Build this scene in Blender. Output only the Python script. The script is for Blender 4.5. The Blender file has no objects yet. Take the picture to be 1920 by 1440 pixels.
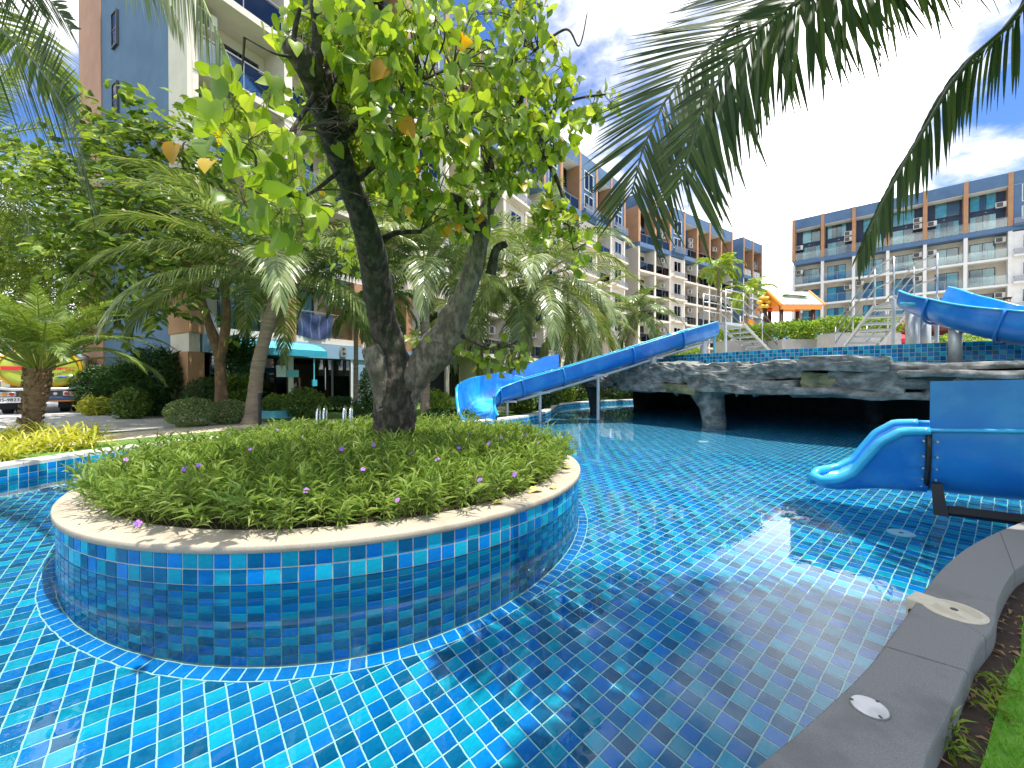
import bpy, bmesh, math, random
import numpy as np
from mathutils import Vector, Matrix, noise as mnoise

R = math.radians
rnd = random.Random(7)
sc = bpy.context.scene
col = sc.collection

# ------------------------------------------------------------------ camera, sky, sun, exposure
CAM_H, FPX, PITCH = 1.224, 770.0, -0.5
cam_d = bpy.data.cameras.new('camera'); cam = bpy.data.objects.new('camera', cam_d); col.objects.link(cam)
cam_d.sensor_width = 36; cam_d.lens = 36 * FPX / 1920; cam_d.clip_start = 0.05; cam_d.clip_end = 3000
cam.location = (0, 0, CAM_H); cam.rotation_euler = (R(90 + PITCH), 0, 0)
sc.camera = cam

SUN_EL = 74.0
SUN_AZ = (0.86, -0.51)                      # horizontal direction towards the sun
world = bpy.data.worlds.new('World'); sc.world = world; world.use_nodes = True
wn = world.node_tree; wl = wn.links; bg = wn.nodes['Background']; bg.inputs[1].default_value = 0.078
def wnode(t, **k):
    n = wn.nodes.new(t)
    for a, b in k.items(): setattr(n, a, b)
    return n
sky = wnode('ShaderNodeTexSky', sky_type='NISHITA', sun_disc=False)
sky.sun_elevation = R(SUN_EL); sky.sun_rotation = math.atan2(SUN_AZ[0], SUN_AZ[1])
sky.air_density = 1.0; sky.dust_density = 0.3; sky.ozone_density = 2.0
tc = wnode('ShaderNodeTexCoord'); sep = wnode('ShaderNodeSeparateXYZ'); wl.new(tc.outputs['Generated'], sep.inputs[0])
zc = wnode('ShaderNodeMath', operation='MAXIMUM'); wl.new(sep.outputs[2], zc.inputs[0]); zc.inputs[1].default_value = 0.0
za = wnode('ShaderNodeMath', operation='ADD'); wl.new(zc.outputs[0], za.inputs[0]); za.inputs[1].default_value = 0.22
dv = wnode('ShaderNodeVectorMath', operation='DIVIDE'); cmb = wnode('ShaderNodeCombineXYZ')
for i in range(3): wl.new(za.outputs[0], cmb.inputs[i])
wl.new(tc.outputs['Generated'], dv.inputs[0]); wl.new(cmb.outputs[0], dv.inputs[1])
mp = wnode('ShaderNodeMapping'); wl.new(dv.outputs[0], mp.inputs[0]); mp.inputs['Location'].default_value = (-2.28, 3.82, -0.12)
n1 = wnode('ShaderNodeTexNoise'); n1.inputs['Scale'].default_value = 1.15; n1.inputs['Detail'].default_value = 9; n1.inputs['Roughness'].default_value = 0.58; n1.inputs['Distortion'].default_value = 0.0
wl.new(mp.outputs[0], n1.inputs['Vector'])
ramp = wnode('ShaderNodeValToRGB'); wl.new(n1.outputs[0], ramp.inputs[0])
ramp.color_ramp.elements[0].position = 0.45; ramp.color_ramp.elements[1].position = 0.57
ramp.color_ramp.interpolation = 'EASE'
mix = wnode('ShaderNodeMix', data_type='RGBA'); wl.new(ramp.outputs[0], mix.inputs[0])
gain = wnode('ShaderNodeMix', data_type='RGBA', blend_type='MULTIPLY'); gain.inputs[0].default_value = 1.0
wl.new(sky.outputs[0], gain.inputs[6]); gain.inputs[7].default_value = (0.85, 1.2, 1.75, 1)
wl.new(gain.outputs[2], mix.inputs[6]); cbr = wnode('ShaderNodeMapRange'); wl.new(n1.outputs[0], cbr.inputs[0]); cbr.inputs[1].default_value = .50; cbr.inputs[2].default_value = .68; cbr.inputs[3].default_value = 12.5; cbr.inputs[4].default_value = 30.0
ccb = wnode('ShaderNodeCombineXYZ')
for i in range(3): wl.new(cbr.outputs[0], ccb.inputs[i])
wl.new(ccb.outputs[0], mix.inputs[7])
wl.new(mix.outputs[2], bg.inputs[0])

sun_d = bpy.data.lights.new('sun', 'SUN'); sun_d.energy = 4.9; sun_d.angle = R(0.5); sun_d.color = (1.0, 0.955, 0.88)
sun = bpy.data.objects.new('sun', sun_d); col.objects.link(sun)
ce = math.cos(R(SUN_EL))
SUNV = Vector((SUN_AZ[0] * ce, SUN_AZ[1] * ce, math.sin(R(SUN_EL)))).normalized()
sun.rotation_euler = SUNV.to_track_quat('Z', 'Y').to_euler(); sun.location = (20, -12, 40)
sun_d.cycles.is_caustics_light = True        # sunlight is refracted through the pool's water

vs = sc.view_settings
vs.view_transform = 'Standard'; vs.look = 'None'; vs.gamma = 1.0; vs.use_curve_mapping = False; vs.exposure = 0.75
sc.render.engine = 'CYCLES'
cy = sc.cycles
cy.max_bounces = 8; cy.diffuse_bounces = 3; cy.glossy_bounces = 3; cy.transmission_bounces = 6; cy.transparent_max_bounces = 10
cy.use_denoising = True; cy.use_adaptive_sampling = True; cy.adaptive_threshold = 0.02
cy.sample_clamp_indirect = 6.0

# ------------------------------------------------------------------ geometry helpers
def P(px, py, Y):
    """point that lies Y metres ahead of the camera and shows at photo pixel (px, py)"""
    return Vector(((px - 960) / FPX * Y, Y, CAM_H - (py - 713.3) / FPX * Y))
def G(px, py, z):
    """point of the level z that shows at photo pixel (px, py)"""
    Y = FPX * (CAM_H - z) / (py - 713.3)
    return Vector(((px - 960) / FPX * Y, Y, z))
def pix(p):
    return (960 + FPX * p[0] / max(p[1], .01), 713.3 - FPX * (p[2] - CAM_H) / max(p[1], .01))

def cat(pts, n=8, closed=False):
    """Catmull-Rom through pts, n steps per span"""
    pts = [Vector(p) for p in pts]; out = []; m = len(pts)
    for i in range(m if closed else m - 1):
        if closed: p0, p1, p2, p3 = pts[(i - 1) % m], pts[i], pts[(i + 1) % m], pts[(i + 2) % m]
        else: p0, p1, p2, p3 = pts[max(i - 1, 0)], pts[i], pts[i + 1], pts[min(i + 2, m - 1)]
        for k in range(n):
            t = k / n
            out.append(.5 * ((2 * p1) + (p2 - p0) * t + (2 * p0 - 5 * p1 + 4 * p2 - p3) * t * t + (3 * p1 - p0 - 3 * p2 + p3) * t ** 3))
    if not closed: out.append(pts[-1].copy())
    return out
def resample(pts, step):
    pts = [Vector(p) for p in pts]; d = [0]
    for a, b in zip(pts, pts[1:]): d.append(d[-1] + (b - a).length)
    n = max(1, int(round(d[-1] / step))); out = []; j = 0
    for i in range(n + 1):
        s = d[-1] * i / n
        while j < len(pts) - 2 and d[j + 1] < s: j += 1
        t = (s - d[j]) / max(d[j + 1] - d[j], 1e-9)
        out.append(pts[j].lerp(pts[j + 1], t))
    return out
def lerp1(xs, ys, x):
    return float(np.interp(x, xs, ys))

class MB:
    def __init__(s): s.v = []; s.f = []; s.m = []
    def add(s, vs_, fs, m=0):
        o = len(s.v); s.v += [tuple(v) for v in vs_]
        s.f += [tuple(i + o for i in f) for f in fs]; s.m += [m] * len(fs); return s
    def box(s, lo, hi, m=0, M=None):
        x0, y0, z0 = lo; x1, y1, z1 = hi
        v = [(x0, y0, z0), (x1, y0, z0), (x1, y1, z0), (x0, y1, z0), (x0, y0, z1), (x1, y0, z1), (x1, y1, z1), (x0, y1, z1)]
        if M is not None: v = [M @ Vector(p) for p in v]
        return s.add(v, [(0, 3, 2, 1), (4, 5, 6, 7), (0, 1, 5, 4), (1, 2, 6, 5), (2, 3, 7, 6), (3, 0, 4, 7)], m)
    def cbox(s, c, d, rz=0, m=0):
        M = Matrix.Translation(Vector(c)) @ Matrix.Rotation(rz, 4, 'Z')
        return s.box((-d[0] / 2, -d[1] / 2, -d[2] / 2), (d[0] / 2, d[1] / 2, d[2] / 2), m, M)
    def bbox(s, lo, hi, b=.01, m=0, M=None):
        """box with all edges chamfered by b"""
        bm = bmesh.new(); bmesh.ops.create_cube(bm, size=1)
        for v in bm.verts: v.co = Vector([lo[i] + (v.co[i] + .5) * (hi[i] - lo[i]) for i in range(3)])
        bmesh.ops.bevel(bm, geom=bm.edges[:], offset=b, segments=2, profile=.5, affect='EDGES')
        bm.verts.index_update()
        vv = [(M @ v.co if M is not None else v.co.copy()) for v in bm.verts]
        s.add(vv, [[v.index for v in f.verts] for f in bm.faces], m); bm.free(); return s
    def tube(s, pts, r, n=8, m=0, cap=True, sq=1.0, rough=0, seed=0):
        pts = [Vector(p) for p in pts]; k = len(pts)
        rs = r if isinstance(r, (list, tuple, np.ndarray)) else [r] * k
        T = [(pts[min(i + 1, k - 1)] - pts[max(i - 1, 0)]).normalized() for i in range(k)]
        up = Vector((0, 0, 1)) if abs(T[0].z) < .9 else Vector((0, 1, 0))
        vs_ = []; a = T[0].cross(up).normalized()
        for i in range(k):
            a = (a - T[i] * a.dot(T[i])).normalized(); b = T[i].cross(a)
            for j in range(n):
                t = 2 * math.pi * j / n; rr = rs[i]
                if rough:
                    q = pts[i] + (a * math.cos(t) + b * math.sin(t)) * rr
                    rr *= 1 + rough * mnoise.noise(q * (1.1 / max(rs[0], .02)) * .35 + Vector((seed, 0, 0))) + rough * .6 * mnoise.noise(q * 9) + rough * .45 * (.35 - abs(mnoise.noise(q * 24)))
                vs_.append(pts[i] + a * math.cos(t) * rr + b * math.sin(t) * rr * sq)
        fs = [(i * n + j, i * n + (j + 1) % n, (i + 1) * n + (j + 1) % n, (i + 1) * n + j) for i in range(k - 1) for j in range(n)]
        if cap: fs += [tuple(range(n))[::-1], tuple(range((k - 1) * n, k * n))]
        return s.add(vs_, fs, m)
    def lathe(s, prof, n=24, c=(0, 0, 0), m=0, closed=False):
        vs_ = [(c[0] + r * math.cos(2 * math.pi * j / n), c[1] + r * math.sin(2 * math.pi * j / n), c[2] + z) for r, z in prof for j in range(n)]
        k = len(prof); fs = []
        for i in range(k if closed else k - 1):
            i2 = (i + 1) % k
            fs += [(i * n + j, i * n + (j + 1) % n, i2 * n + (j + 1) % n, i2 * n + j) for j in range(n)]
        return s.add(vs_, fs, m)
    def strip(s, A, B, m=0, flip=False):
        """quads between two polylines"""
        n = len(A); fs = [(i, i + 1, n + i + 1, n + i) for i in range(n - 1)]
        if flip: fs = [f[::-1] for f in fs]
        return s.add(list(A) + list(B), fs, m)
    def prism(s, poly, z0, z1, m=0):
        n = len(poly)
        v = [(p[0], p[1], z0) for p in poly] + [(p[0], p[1], z1) for p in poly]
        return s.add(v, [tuple(range(n))[::-1], tuple(range(n, 2 * n))] + [(i, (i + 1) % n, n + (i + 1) % n, n + i) for i in range(n)], m)
    def mesh(s, name, mats, smooth=False, off=None):
        me = bpy.data.meshes.new(name)
        v = s.v if off is None else [(a[0] - off[0], a[1] - off[1], a[2] - off[2]) for a in s.v]
        me.from_pydata(v, [], s.f)
        for m in (mats if isinstance(mats, (list, tuple)) else [mats]): me.materials.append(m)
        me.polygons.foreach_set('material_index', s.m)
        me.polygons.foreach_set('use_smooth', [bool(smooth)] * len(s.f))
        me.update(); return me
    def build(s, name, mats, parent=None, smooth=False):
        off = origin_of(parent) if parent is not None else None
        return link(name, s.mesh(name, mats, smooth, off), parent)
    def local(s, name, mats, parent=None, smooth=False):
        return link(name, s.mesh(name, mats, smooth), parent)

def origin_of(o):
    p = Vector((0, 0, 0))
    while o is not None: p = p + o.location; o = o.parent
    return p
def link(name, data, parent=None, loc=None, rot=None):
    o = bpy.data.objects.new(name, data); col.objects.link(o)
    if parent is not None: o.parent = parent
    if loc is not None: o.location = loc
    if rot is not None: o.rotation_euler = rot
    return o
def tag(o, label=None, cat_=None, group=None, kind=None):
    if label: o['label'] = label
    if cat_: o['category'] = cat_
    if group: o['group'] = group
    if kind: o['kind'] = kind
    return o
def thing(name, label, cat_, loc=(0, 0, 0), rz=0, group=None):
    o = bpy.data.objects.new(name, None); col.objects.link(o); o.empty_display_size = .2
    o.location = loc; o.rotation_euler = (0, 0, rz)
    return tag(o, label, cat_, group)
def struct(o): o['kind'] = 'structure'; return o
def receiver(o): o.cycles.is_caustics_receiver = True; return o

def np_mesh(name, V, F, mats, smooth=False, midx=None):
    V = np.asarray(V, np.float32); F = np.asarray(F, np.int32); k = F.shape[1]
    me = bpy.data.meshes.new(name)
    me.vertices.add(len(V)); me.vertices.foreach_set('co', V.ravel())
    me.loops.add(F.size); me.loops.foreach_set('vertex_index', F.ravel())
    me.polygons.add(len(F)); me.polygons.foreach_set('loop_start', np.arange(0, F.size, k, dtype=np.int32))
    try: me.polygons.foreach_set('loop_total', np.full(len(F), k, np.int32))
    except Exception: pass
    for m in (mats if isinstance(mats, (list, tuple)) else [mats]): me.materials.append(m)
    if midx is not None: me.polygons.foreach_set('material_index', np.asarray(midx, np.int32))
    me.polygons.foreach_set('use_smooth', np.full(len(F), bool(smooth)))
    me.update(calc_edges=True); return me

def nrm(a): return a / np.maximum(np.linalg.norm(a, axis=-1, keepdims=True), 1e-9)
def frames(d, n):
    """columns side, direction, normal"""
    d = nrm(d); x = nrm(np.cross(d, n)); z = np.cross(x, d)
    return np.stack([x, d, z], axis=-1)
def batch(tv, tf, pos, Fm, s, wid=None):
    tv = np.asarray(tv, float); tf = np.asarray(tf, int); N = len(pos)
    t = np.broadcast_to(tv, (N,) + tv.shape).copy()
    if wid is not None: t[:, :, 0] *= wid[:, None]
    V = np.einsum('nij,nkj->nki', Fm, t) * np.asarray(s)[:, None, None] + pos[:, None, :]
    F = (tf[None] + (np.arange(N) * len(tv))[:, None, None])
    return V.reshape(-1, 3), F.reshape(-1, tf.shape[1])
LANCE = ([(0, 0, 0), (-.5, .42, .12), (.5, .42, .12), (0, .5, 0), (0, 1, -.16)], [(0, 2, 3), (0, 3, 1), (3, 2, 4), (3, 4, 1)])
HEART_V = [(0, 0, 0), (0, .5, .0), (0, 1.02, -.12)]
for sgn in (-1, 1): HEART_V += [(sgn * .22, -.13, .05), (sgn * .43, .02, .15), (sgn * .47, .3, .19), (sgn * .34, .62, .12), (sgn * .14, .86, -.04)]
HEART_F = []
for b, fl in ((3, False), (8, True)):
    for t_ in ((0, b, b + 1), (0, b + 1, b + 2), (0, b + 2, 1), (1, b + 2, b + 3), (1, b + 3, b + 4), (1, b + 4, 2)):
        HEART_F.append(t_ if not fl else t_[::-1])
HEART = (HEART_V, HEART_F)
OVAL = ([(0, 0, 0), (-.5, .32, .1), (.5, .32, .1), (-.42, .68, .06), (.42, .68, .06), (0, 1, -.12), (0, .5, 0)],
        [(0, 2, 6), (0, 6, 1), (6, 2, 4), (6, 3, 1), (6, 4, 5), (6, 5, 3)])
nr = np.random.default_rng(11)
def unit(n):
    a = nr.normal(size=(n, 3)); return nrm(a)

# ------------------------------------------------------------------ materials
MT = {}
def mat(name, c, rough=.6, c2=None, scale=6, detail=4, lo=.35, hi=.65, bump=0, bscale=30, metal=0, spec=.5, isl=0, coat=0, c3=None, s3=2.0, trans=0, stretch=None):
    m = bpy.data.materials.new(name); m.use_nodes = True; nt = m.node_tree; L = nt.links
    p = nt.nodes['Principled BSDF']
    p.inputs['Roughness'].default_value = rough; p.inputs['Metallic'].default_value = metal
    p.inputs['Specular IOR Level'].default_value = spec
    if coat: p.inputs['Coat Weight'].default_value = coat; p.inputs['Coat Roughness'].default_value = .12
    tcn = nt.nodes.new('ShaderNodeTexCoord'); vec = tcn.outputs['Object']
    if stretch:
        mpn = nt.nodes.new('ShaderNodeMapping'); mpn.inputs['Scale'].default_value = stretch; L.new(vec, mpn.inputs[0]); vec = mpn.outputs[0]
    def noise_(s, d=4):
        n = nt.nodes.new('ShaderNodeTexNoise'); n.inputs['Scale'].default_value = s; n.inputs['Detail'].default_value = d
        n.inputs['Roughness'].default_value = .6; L.new(vec, n.inputs['Vector']); return n.outputs[0]
    def rmp(src, a, b):
        r = nt.nodes.new('ShaderNodeMapRange'); r.inputs[1].default_value = a; r.inputs[2].default_value = b; L.new(src, r.inputs[0]); return r.outputs[0]
    def mx(f, a, b, mode='MIX'):
        x = nt.nodes.new('ShaderNodeMix'); x.data_type = 'RGBA'; x.blend_type = mode
        if isinstance(f, (int, float)): x.inputs[0].default_value = f
        else: L.new(f, x.inputs[0])
        for i, q in ((6, a), (7, b)):
            if isinstance(q, (tuple, list)): x.inputs[i].default_value = (q[0], q[1], q[2], 1)
            else: L.new(q, x.inputs[i])
        return x.outputs[2]
    cur = tuple(c)
    if c2 is not None: cur = mx(rmp(noise_(scale, detail), lo, hi), cur, c2)
    if c3 is not None: cur = mx(rmp(noise_(s3, 5), .5, .72), cur, c3)
    if isl:
        g = nt.nodes.new('ShaderNodeNewGeometry'); oi = nt.nodes.new('ShaderNodeObjectInfo')
        ad = nt.nodes.new('ShaderNodeMath'); ad.operation = 'ADD'; L.new(g.outputs['Random Per Island'], ad.inputs[0]); L.new(oi.outputs['Random'], ad.inputs[1])
        fr = nt.nodes.new('ShaderNodeMath'); fr.operation = 'FRACT'; L.new(ad.outputs[0], fr.inputs[0])
        r = nt.nodes.new('ShaderNodeMapRange'); r.inputs[3].default_value = 1 - isl; r.inputs[4].default_value = 1 + isl; L.new(fr.outputs[0], r.inputs[0])
        cb = nt.nodes.new('ShaderNodeCombineXYZ')
        for i in range(3): L.new(r.outputs[0], cb.inputs[i])
        cur = mx(1.0, cur, cb.outputs[0], 'MULTIPLY')
    if isinstance(cur, tuple): p.inputs['Base Color'].default_value = (*cur, 1)
    else: L.new(cur, p.inputs['Base Color'])
    if bump:
        bn = nt.nodes.new('ShaderNodeBump'); bn.inputs['Strength'].default_value = min(1, bump); bn.inputs['Distance'].default_value = .02 * bump
        L.new(noise_(bscale, 5), bn.inputs['Height']); L.new(bn.outputs[0], p.inputs['Normal'])
    MT[name] = m; return m

def leafmat(name, cols, transl=.4, rough=.42, spec=.4, tcol=None):
    """cols: colours picked at random per leaf"""
    m = bpy.data.materials.new(name); m.use_nodes = True; nt = m.node_tree; L = nt.links
    p = nt.nodes['Principled BSDF']; p.inputs['Roughness'].default_value = rough; p.inputs['Specular IOR Level'].default_value = spec
    g = nt.nodes.new('ShaderNodeNewGeometry'); oi = nt.nodes.new('ShaderNodeObjectInfo')
    ad = nt.nodes.new('ShaderNodeMath'); ad.operation = 'ADD'; L.new(g.outputs['Random Per Island'], ad.inputs[0]); L.new(oi.outputs['Random'], ad.inputs[1])
    fr = nt.nodes.new('ShaderNodeMath'); fr.operation = 'FRACT'; L.new(ad.outputs[0], fr.inputs[0])
    r = nt.nodes.new('ShaderNodeValToRGB'); L.new(fr.outputs[0], r.inputs[0]); cr = r.color_ramp
    for i, (pos, c) in enumerate(cols):
        e = cr.elements[i] if i < 2 else cr.elements.new(pos)
        e.position = pos; e.color = (*c, 1)
    L.new(r.outputs[0], p.inputs['Base Color'])
    t = nt.nodes.new('ShaderNodeBsdfTranslucent')
    k = nt.nodes.new('ShaderNodeMix'); k.data_type = 'RGBA'; k.blend_type = 'MULTIPLY'; k.inputs[0].default_value = 1
    L.new(r.outputs[0], k.inputs[6]); k.inputs[7].default_value = (*(tcol or (1.6, 1.5, .6)), 1); L.new(k.outputs[2], t.inputs[0])
    ms = nt.nodes.new('ShaderNodeMixShader'); ms.inputs[0].default_value = transl
    L.new(p.outputs[0], ms.inputs[1]); L.new(t.outputs[0], ms.inputs[2])
    L.new(ms.outputs[0], nt.nodes['Material Output'].inputs[0]); MT[name] = m; return m

def glassmat(name, tint=(.75, .88, .9), refl=.06, rough=.02):
    m = bpy.data.materials.new(name); m.use_nodes = True; nt = m.node_tree; L = nt.links
    nt.nodes.remove(nt.nodes['Principled BSDF'])
    t = nt.nodes.new('ShaderNodeBsdfTransparent'); t.inputs[0].default_value = (*tint, 1)
    g = nt.nodes.new('ShaderNodeBsdfGlossy'); g.inputs['Roughness'].default_value = rough
    f = nt.nodes.new('ShaderNodeFresnel'); f.inputs[0].default_value = 1.55
    a = nt.nodes.new('ShaderNodeMath'); a.operation = 'ADD'; L.new(f.outputs[0], a.inputs[0]); a.inputs[1].default_value = refl; a.use_clamp = True
    ms = nt.nodes.new('ShaderNodeMixShader'); L.new(a.outputs[0], ms.inputs[0]); L.new(t.outputs[0], ms.inputs[1]); L.new(g.outputs[0], ms.inputs[2])
    L.new(ms.outputs[0], nt.nodes['Material Output'].inputs[0]); MT[name] = m; return m

# tiles: three glazes laid in diagonals, plus grout
TILE_MATS = [mat('tile_teal', (.006, .32, .45), .14, (.010, .40, .54), 30, isl=.22, spec=.14, c3=(.008, .25, .38), s3=9),
             mat('tile_navy', (.003, .13, .27), .14, (.005, .17, .33), 30, isl=.28, spec=.14, c3=(.003, .09, .20), s3=9),
             mat('tile_blue', (.003, .16, .47), .14, (.004, .21, .54), 30, isl=.22, spec=.14, c3=(.003, .12, .38), s3=9)]
mat('grout', (.60, .74, .69), .85, (.47, .59, .55), 20, bump=.15, bscale=120)
mat('grout_wall', (.56, .57, .50), .85, (.42, .44, .38), 20, bump=.15, bscale=120)
mat('grout_grey', (.55, .56, .50), .9, (.42, .42, .37), 14)
mat('rim_stone', (.32, .27, .195), .85, (.45, .395, .30), 190, 3, bump=.25, bscale=260, c3=(.26, .22, .16), s3=3)
mat('coping_grey', (.165, .165, .158), .85, (.24, .24, .23), 210, 3, bump=.22, bscale=280, c3=(.11, .11, .105), s3=2.6)
mat('coping_pale', (.52, .50, .45), .85, (.62, .60, .55), 120, bump=.15, bscale=200, c3=(.42, .40, .35), s3=3)
mat('soil', (.07, .045, .028), .95, (.035, .022, .014), 25, bump=.6, bscale=60)
mat('ground_mat', (.10, .12, .05), .95, (.16, .13, .08), 1.2, bump=.4, bscale=30)
mat('lawn_mat', (.07, .16, .022), .95, (.12, .22, .03), 3.5, bump=.5, bscale=90)
mat('turf_mat', (.10, .27, .018), .95, (.14, .33, .03), 9, bump=.5, bscale=120)
mat('concrete', (.40, .39, .36), .9, (.48, .46, .42), 3, bump=.15, bscale=80, c3=(.30, .29, .27), s3=.8)
mat('path_beige', (.56, .46, .33), .9, (.64, .54, .40), 4, bump=.15, bscale=90, c3=(.46, .38, .28), s3=1.0)
mat('deck_mat', (.42, .40, .36), .9, (.5, .48, .44), 3)
mat('steel_grey', (.42, .45, .46), .4, (.50, .52, .52), 5, metal=.3)
mat('steel_tube', (.46, .47, .47), .3, metal=.8)
mat('chrome', (.75, .76, .77), .18, metal=1)
mat('black_metal', (.015, .015, .017), .4)
mat('rubber', (.012, .012, .012), .8, bump=.2)
mat('slide_blue', (.010, .15, .54), .28, (.014, .20, .62), 2.5, 8, coat=.3, c3=(.05, .27, .62), s3=2.6, bump=.04, bscale=8)
mat('slide_inner', (.015, .26, .70), .2, (.03, .36, .78), 2.5, coat=.5, c3=(.10, .46, .82), s3=1.6)
mat('slide_rim', (.02, .33, .66), .3, (.03, .40, .70), 4, coat=.3)
mat('white_paint', (.74, .73, .70), .6, (.66, .65, .62), 2.0, bump=.05)
mat('cream_wall', (.66, .59, .49), .85, (.58, .52, .43), 1.2, bump=.06, bscale=60, c3=(.54, .48, .40), s3=.35)
mat('pebble_wall', (.58, .52, .44), .9, (.42, .37, .31), 14, 6, bump=.5, bscale=14)
mat('blue_wall', (.085, .155, .27), .85, (.10, .18, .30), 1.5, bump=.08, bscale=50, c3=(.07, .13, .235), s3=.4)
mat('navy_wall', (.035, .06, .115), .85, (.045, .075, .14), 1.5)
mat('pale_blue_wall', (.22, .36, .50), .8, (.26, .41, .55), 1.0, c3=(.19, .31, .44), s3=.5)
mat('orange_wall', (.40, .215, .115), .85, (.46, .25, .135), 1.6, bump=.06, bscale=60, c3=(.38, .19, .09), s3=.5)
mat('pink_wall', (.46, .24, .165), .85, (.52, .28, .20), 1.2, bump=.06, c3=(.40, .21, .15), s3=.4)
mat('frame_dark', (.03, .034, .04), .4)
mat('frame_white', (.72, .72, .70), .5)
mat('curtain_teal', (.20, .62, .68), .9, (.42, .82, .86), 2)
mat('curtain_green', (.03, .17, .16), .9, (.05, .24, .22), 2)
mat('curtain_beige', (.55, .50, .44), .9, (.64, .60, .55), 2)
mat('interior_dark', (.02, .022, .025), .9)
mat('room_shade', (.09, .12, .13), .9)
mat('ac_white', (.70, .69, .66), .5, (.60, .59, .56), 3)
mat('ac_grille', (.10, .10, .10), .5)
mat('rail_grey', (.30, .31, .33), .4, metal=.5)
glassmat('glass_window', (.66, .86, .89), .03)
glassmat('glass_rail', (.80, .90, .90), .05)
glassmat('glass_door', (.35, .42, .42), .05)
mat('bark', (.028, .022, .017), .95, (.12, .10, .078), 17, 9, lo=.45, hi=.68, bump=1.0, bscale=22, c3=(.035, .045, .02), s3=5, stretch=(1, 1, .45))
mat('bark_sunlit', (.10, .085, .068), .95, (.26, .225, .18), 16, 8, lo=.42, hi=.62, bump=1.0, bscale=24, c3=(.06, .055, .03), s3=4, stretch=(1, 1, .5))  # paler copy of bark; sunlight on the right limb put into its colour
mat('twig', (.07, .055, .04), .9)
mat('bark_brown', (.22, .13, .07), .95, (.13, .08, .045), 10, bump=.7, bscale=20)
mat('palm_trunk', (.30, .23, .17), .95, (.20, .15, .11), 5, bump=.5, bscale=25, stretch=(.6, .6, 3.5))
mat('date_trunk', (.17, .10, .055), .95, (.28, .18, .10), 12, bump=.8, bscale=30)
mat('coconut_green', (.16, .24, .04), .4, (.22, .28, .05), 5)
mat('rachis_green', (.22, .26, .05), .5)
mat('rachis_dark', (.05, .07, .02), .5)
mat('rock', (.10, .11, .10), .9, (.36, .355, .33), 3.4, 10, lo=.40, hi=.70, bump=1.0, bscale=11, c3=(.035, .045, .045), s3=1.6, stretch=(1, 1, 1.5))
mat('rock_green', (.10, .13, .06), .9, (.24, .22, .12), 3.0, 8, bump=1.0, bscale=8, c3=(.035, .045, .03), s3=2)
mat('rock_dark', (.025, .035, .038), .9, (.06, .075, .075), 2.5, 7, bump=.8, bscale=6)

_tmesh = {}
def text_mesh(s, size, ext, shear=0):
    cu = bpy.data.curves.new('text', 'FONT'); cu.body = s; cu.size = size; cu.extrude = ext; cu.align_x = 'CENTER'; cu.align_y = 'CENTER'; cu.shear = shear; cu.offset = size * .012
    o = bpy.data.objects.new('text', cu); col.objects.link(o); dg = bpy.context.evaluated_depsgraph_get(); me = bpy.data.meshes.new_from_object(o.evaluated_get(dg)); bpy.data.objects.remove(o); bpy.data.curves.remove(cu); me.materials.clear(); return me
for a_ in (('B', .62, .045, 0), ('85-9823', .12, .002, 0), ('Clean', .17, .003, .2), ('SOMPEST', .13, .003, .25)): _tmesh[a_[0]] = text_mesh(*a_)
# ================================================================== POOL
TP = 0.0972                                     # tile pitch
PC, PR = Vector((-1.754, 4.96, 0)), 2.53        # round planter
inner_px = [(1422, 1440), (1501, 1375), (1588, 1294), (1631, 1251), (1659, 1212), (1678, 1186), (1717, 1134), (1734, 1108.5), (1760, 1074), (1803, 1035), (1846, 1009.5), (1906, 984)]
outer_px = [(1734, 1440), (1755, 1397), (1790, 1337), (1811, 1278), (1820, 1263), (1829, 1235), (1838, 1214), (1868, 1180), (1873, 1157), (1874, 1132), (1889, 1096), (1920, 1052)]
NZ = 0.20
near_in = [Vector(p + (NZ,)) for p in ((-6.4, -.6), (-4, -.25), (-2, .1), (-.5, .45))] + [G(a, b, NZ) for a, b in inner_px] + [Vector(p + (NZ,)) for p in ((4.5, 3.35), (6.2, 3.8), (8.6, 4.2), (11.5, 4.9))]
near_out = [Vector(p + (NZ,)) for p in ((-6.6, -1.05), (-4, -.75), (-1.8, -.4), (-.1, -.05))] + [G(a, b, NZ) for a, b in outer_px] + [Vector(p + (NZ,)) for p in ((4.85, 2.95), (6.4, 3.35), (8.8, 3.75), (11.8, 4.45))]
far_in = [Vector(p + (.19,)) for p in ((7, 22.6), (5.0, 21.4), (3.34, 19.8), (2.2, 18.2), (1.75, 16.6), (1.42, 14.8), (.9, 13.0), (-.1, 11.3), (-1, 10.4), (-2.3, 9.5), (-4, 8.7), (-5.3, 7.6), (-5.95, 6.3), (-6.2, 5.0), (-6.3, 3.2), (-6.4, 1.2), (-6.4, -.6))]
def soft(pts, n=8, passes=10):
    out = [pts[i].lerp(pts[i + 1], k / n) for i in range(len(pts) - 1) for k in range(n)] + [pts[-1].copy()]
    for _ in range(passes): out = [out[0]] + [(out[i - 1] + out[i] * 2 + out[i + 1]) / 4 for i in range(1, len(out) - 1)] + [out[-1]]
    return out
nin, nout = soft(near_in), soft(near_out)
fin = cat(far_in, 8)
cave_edge = [Vector((12.6, 7.2, 0)), Vector((13, 11, 0)), Vector((12.5, 17, 0)), Vector((10, 22, 0))]
outline = [Vector((p.x, p.y, 0)) for p in nin] + cave_edge + [Vector((p.x, p.y, 0)) for p in fin[:-1]]
POLY = np.array([(p.x, p.y) for p in outline])
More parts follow.
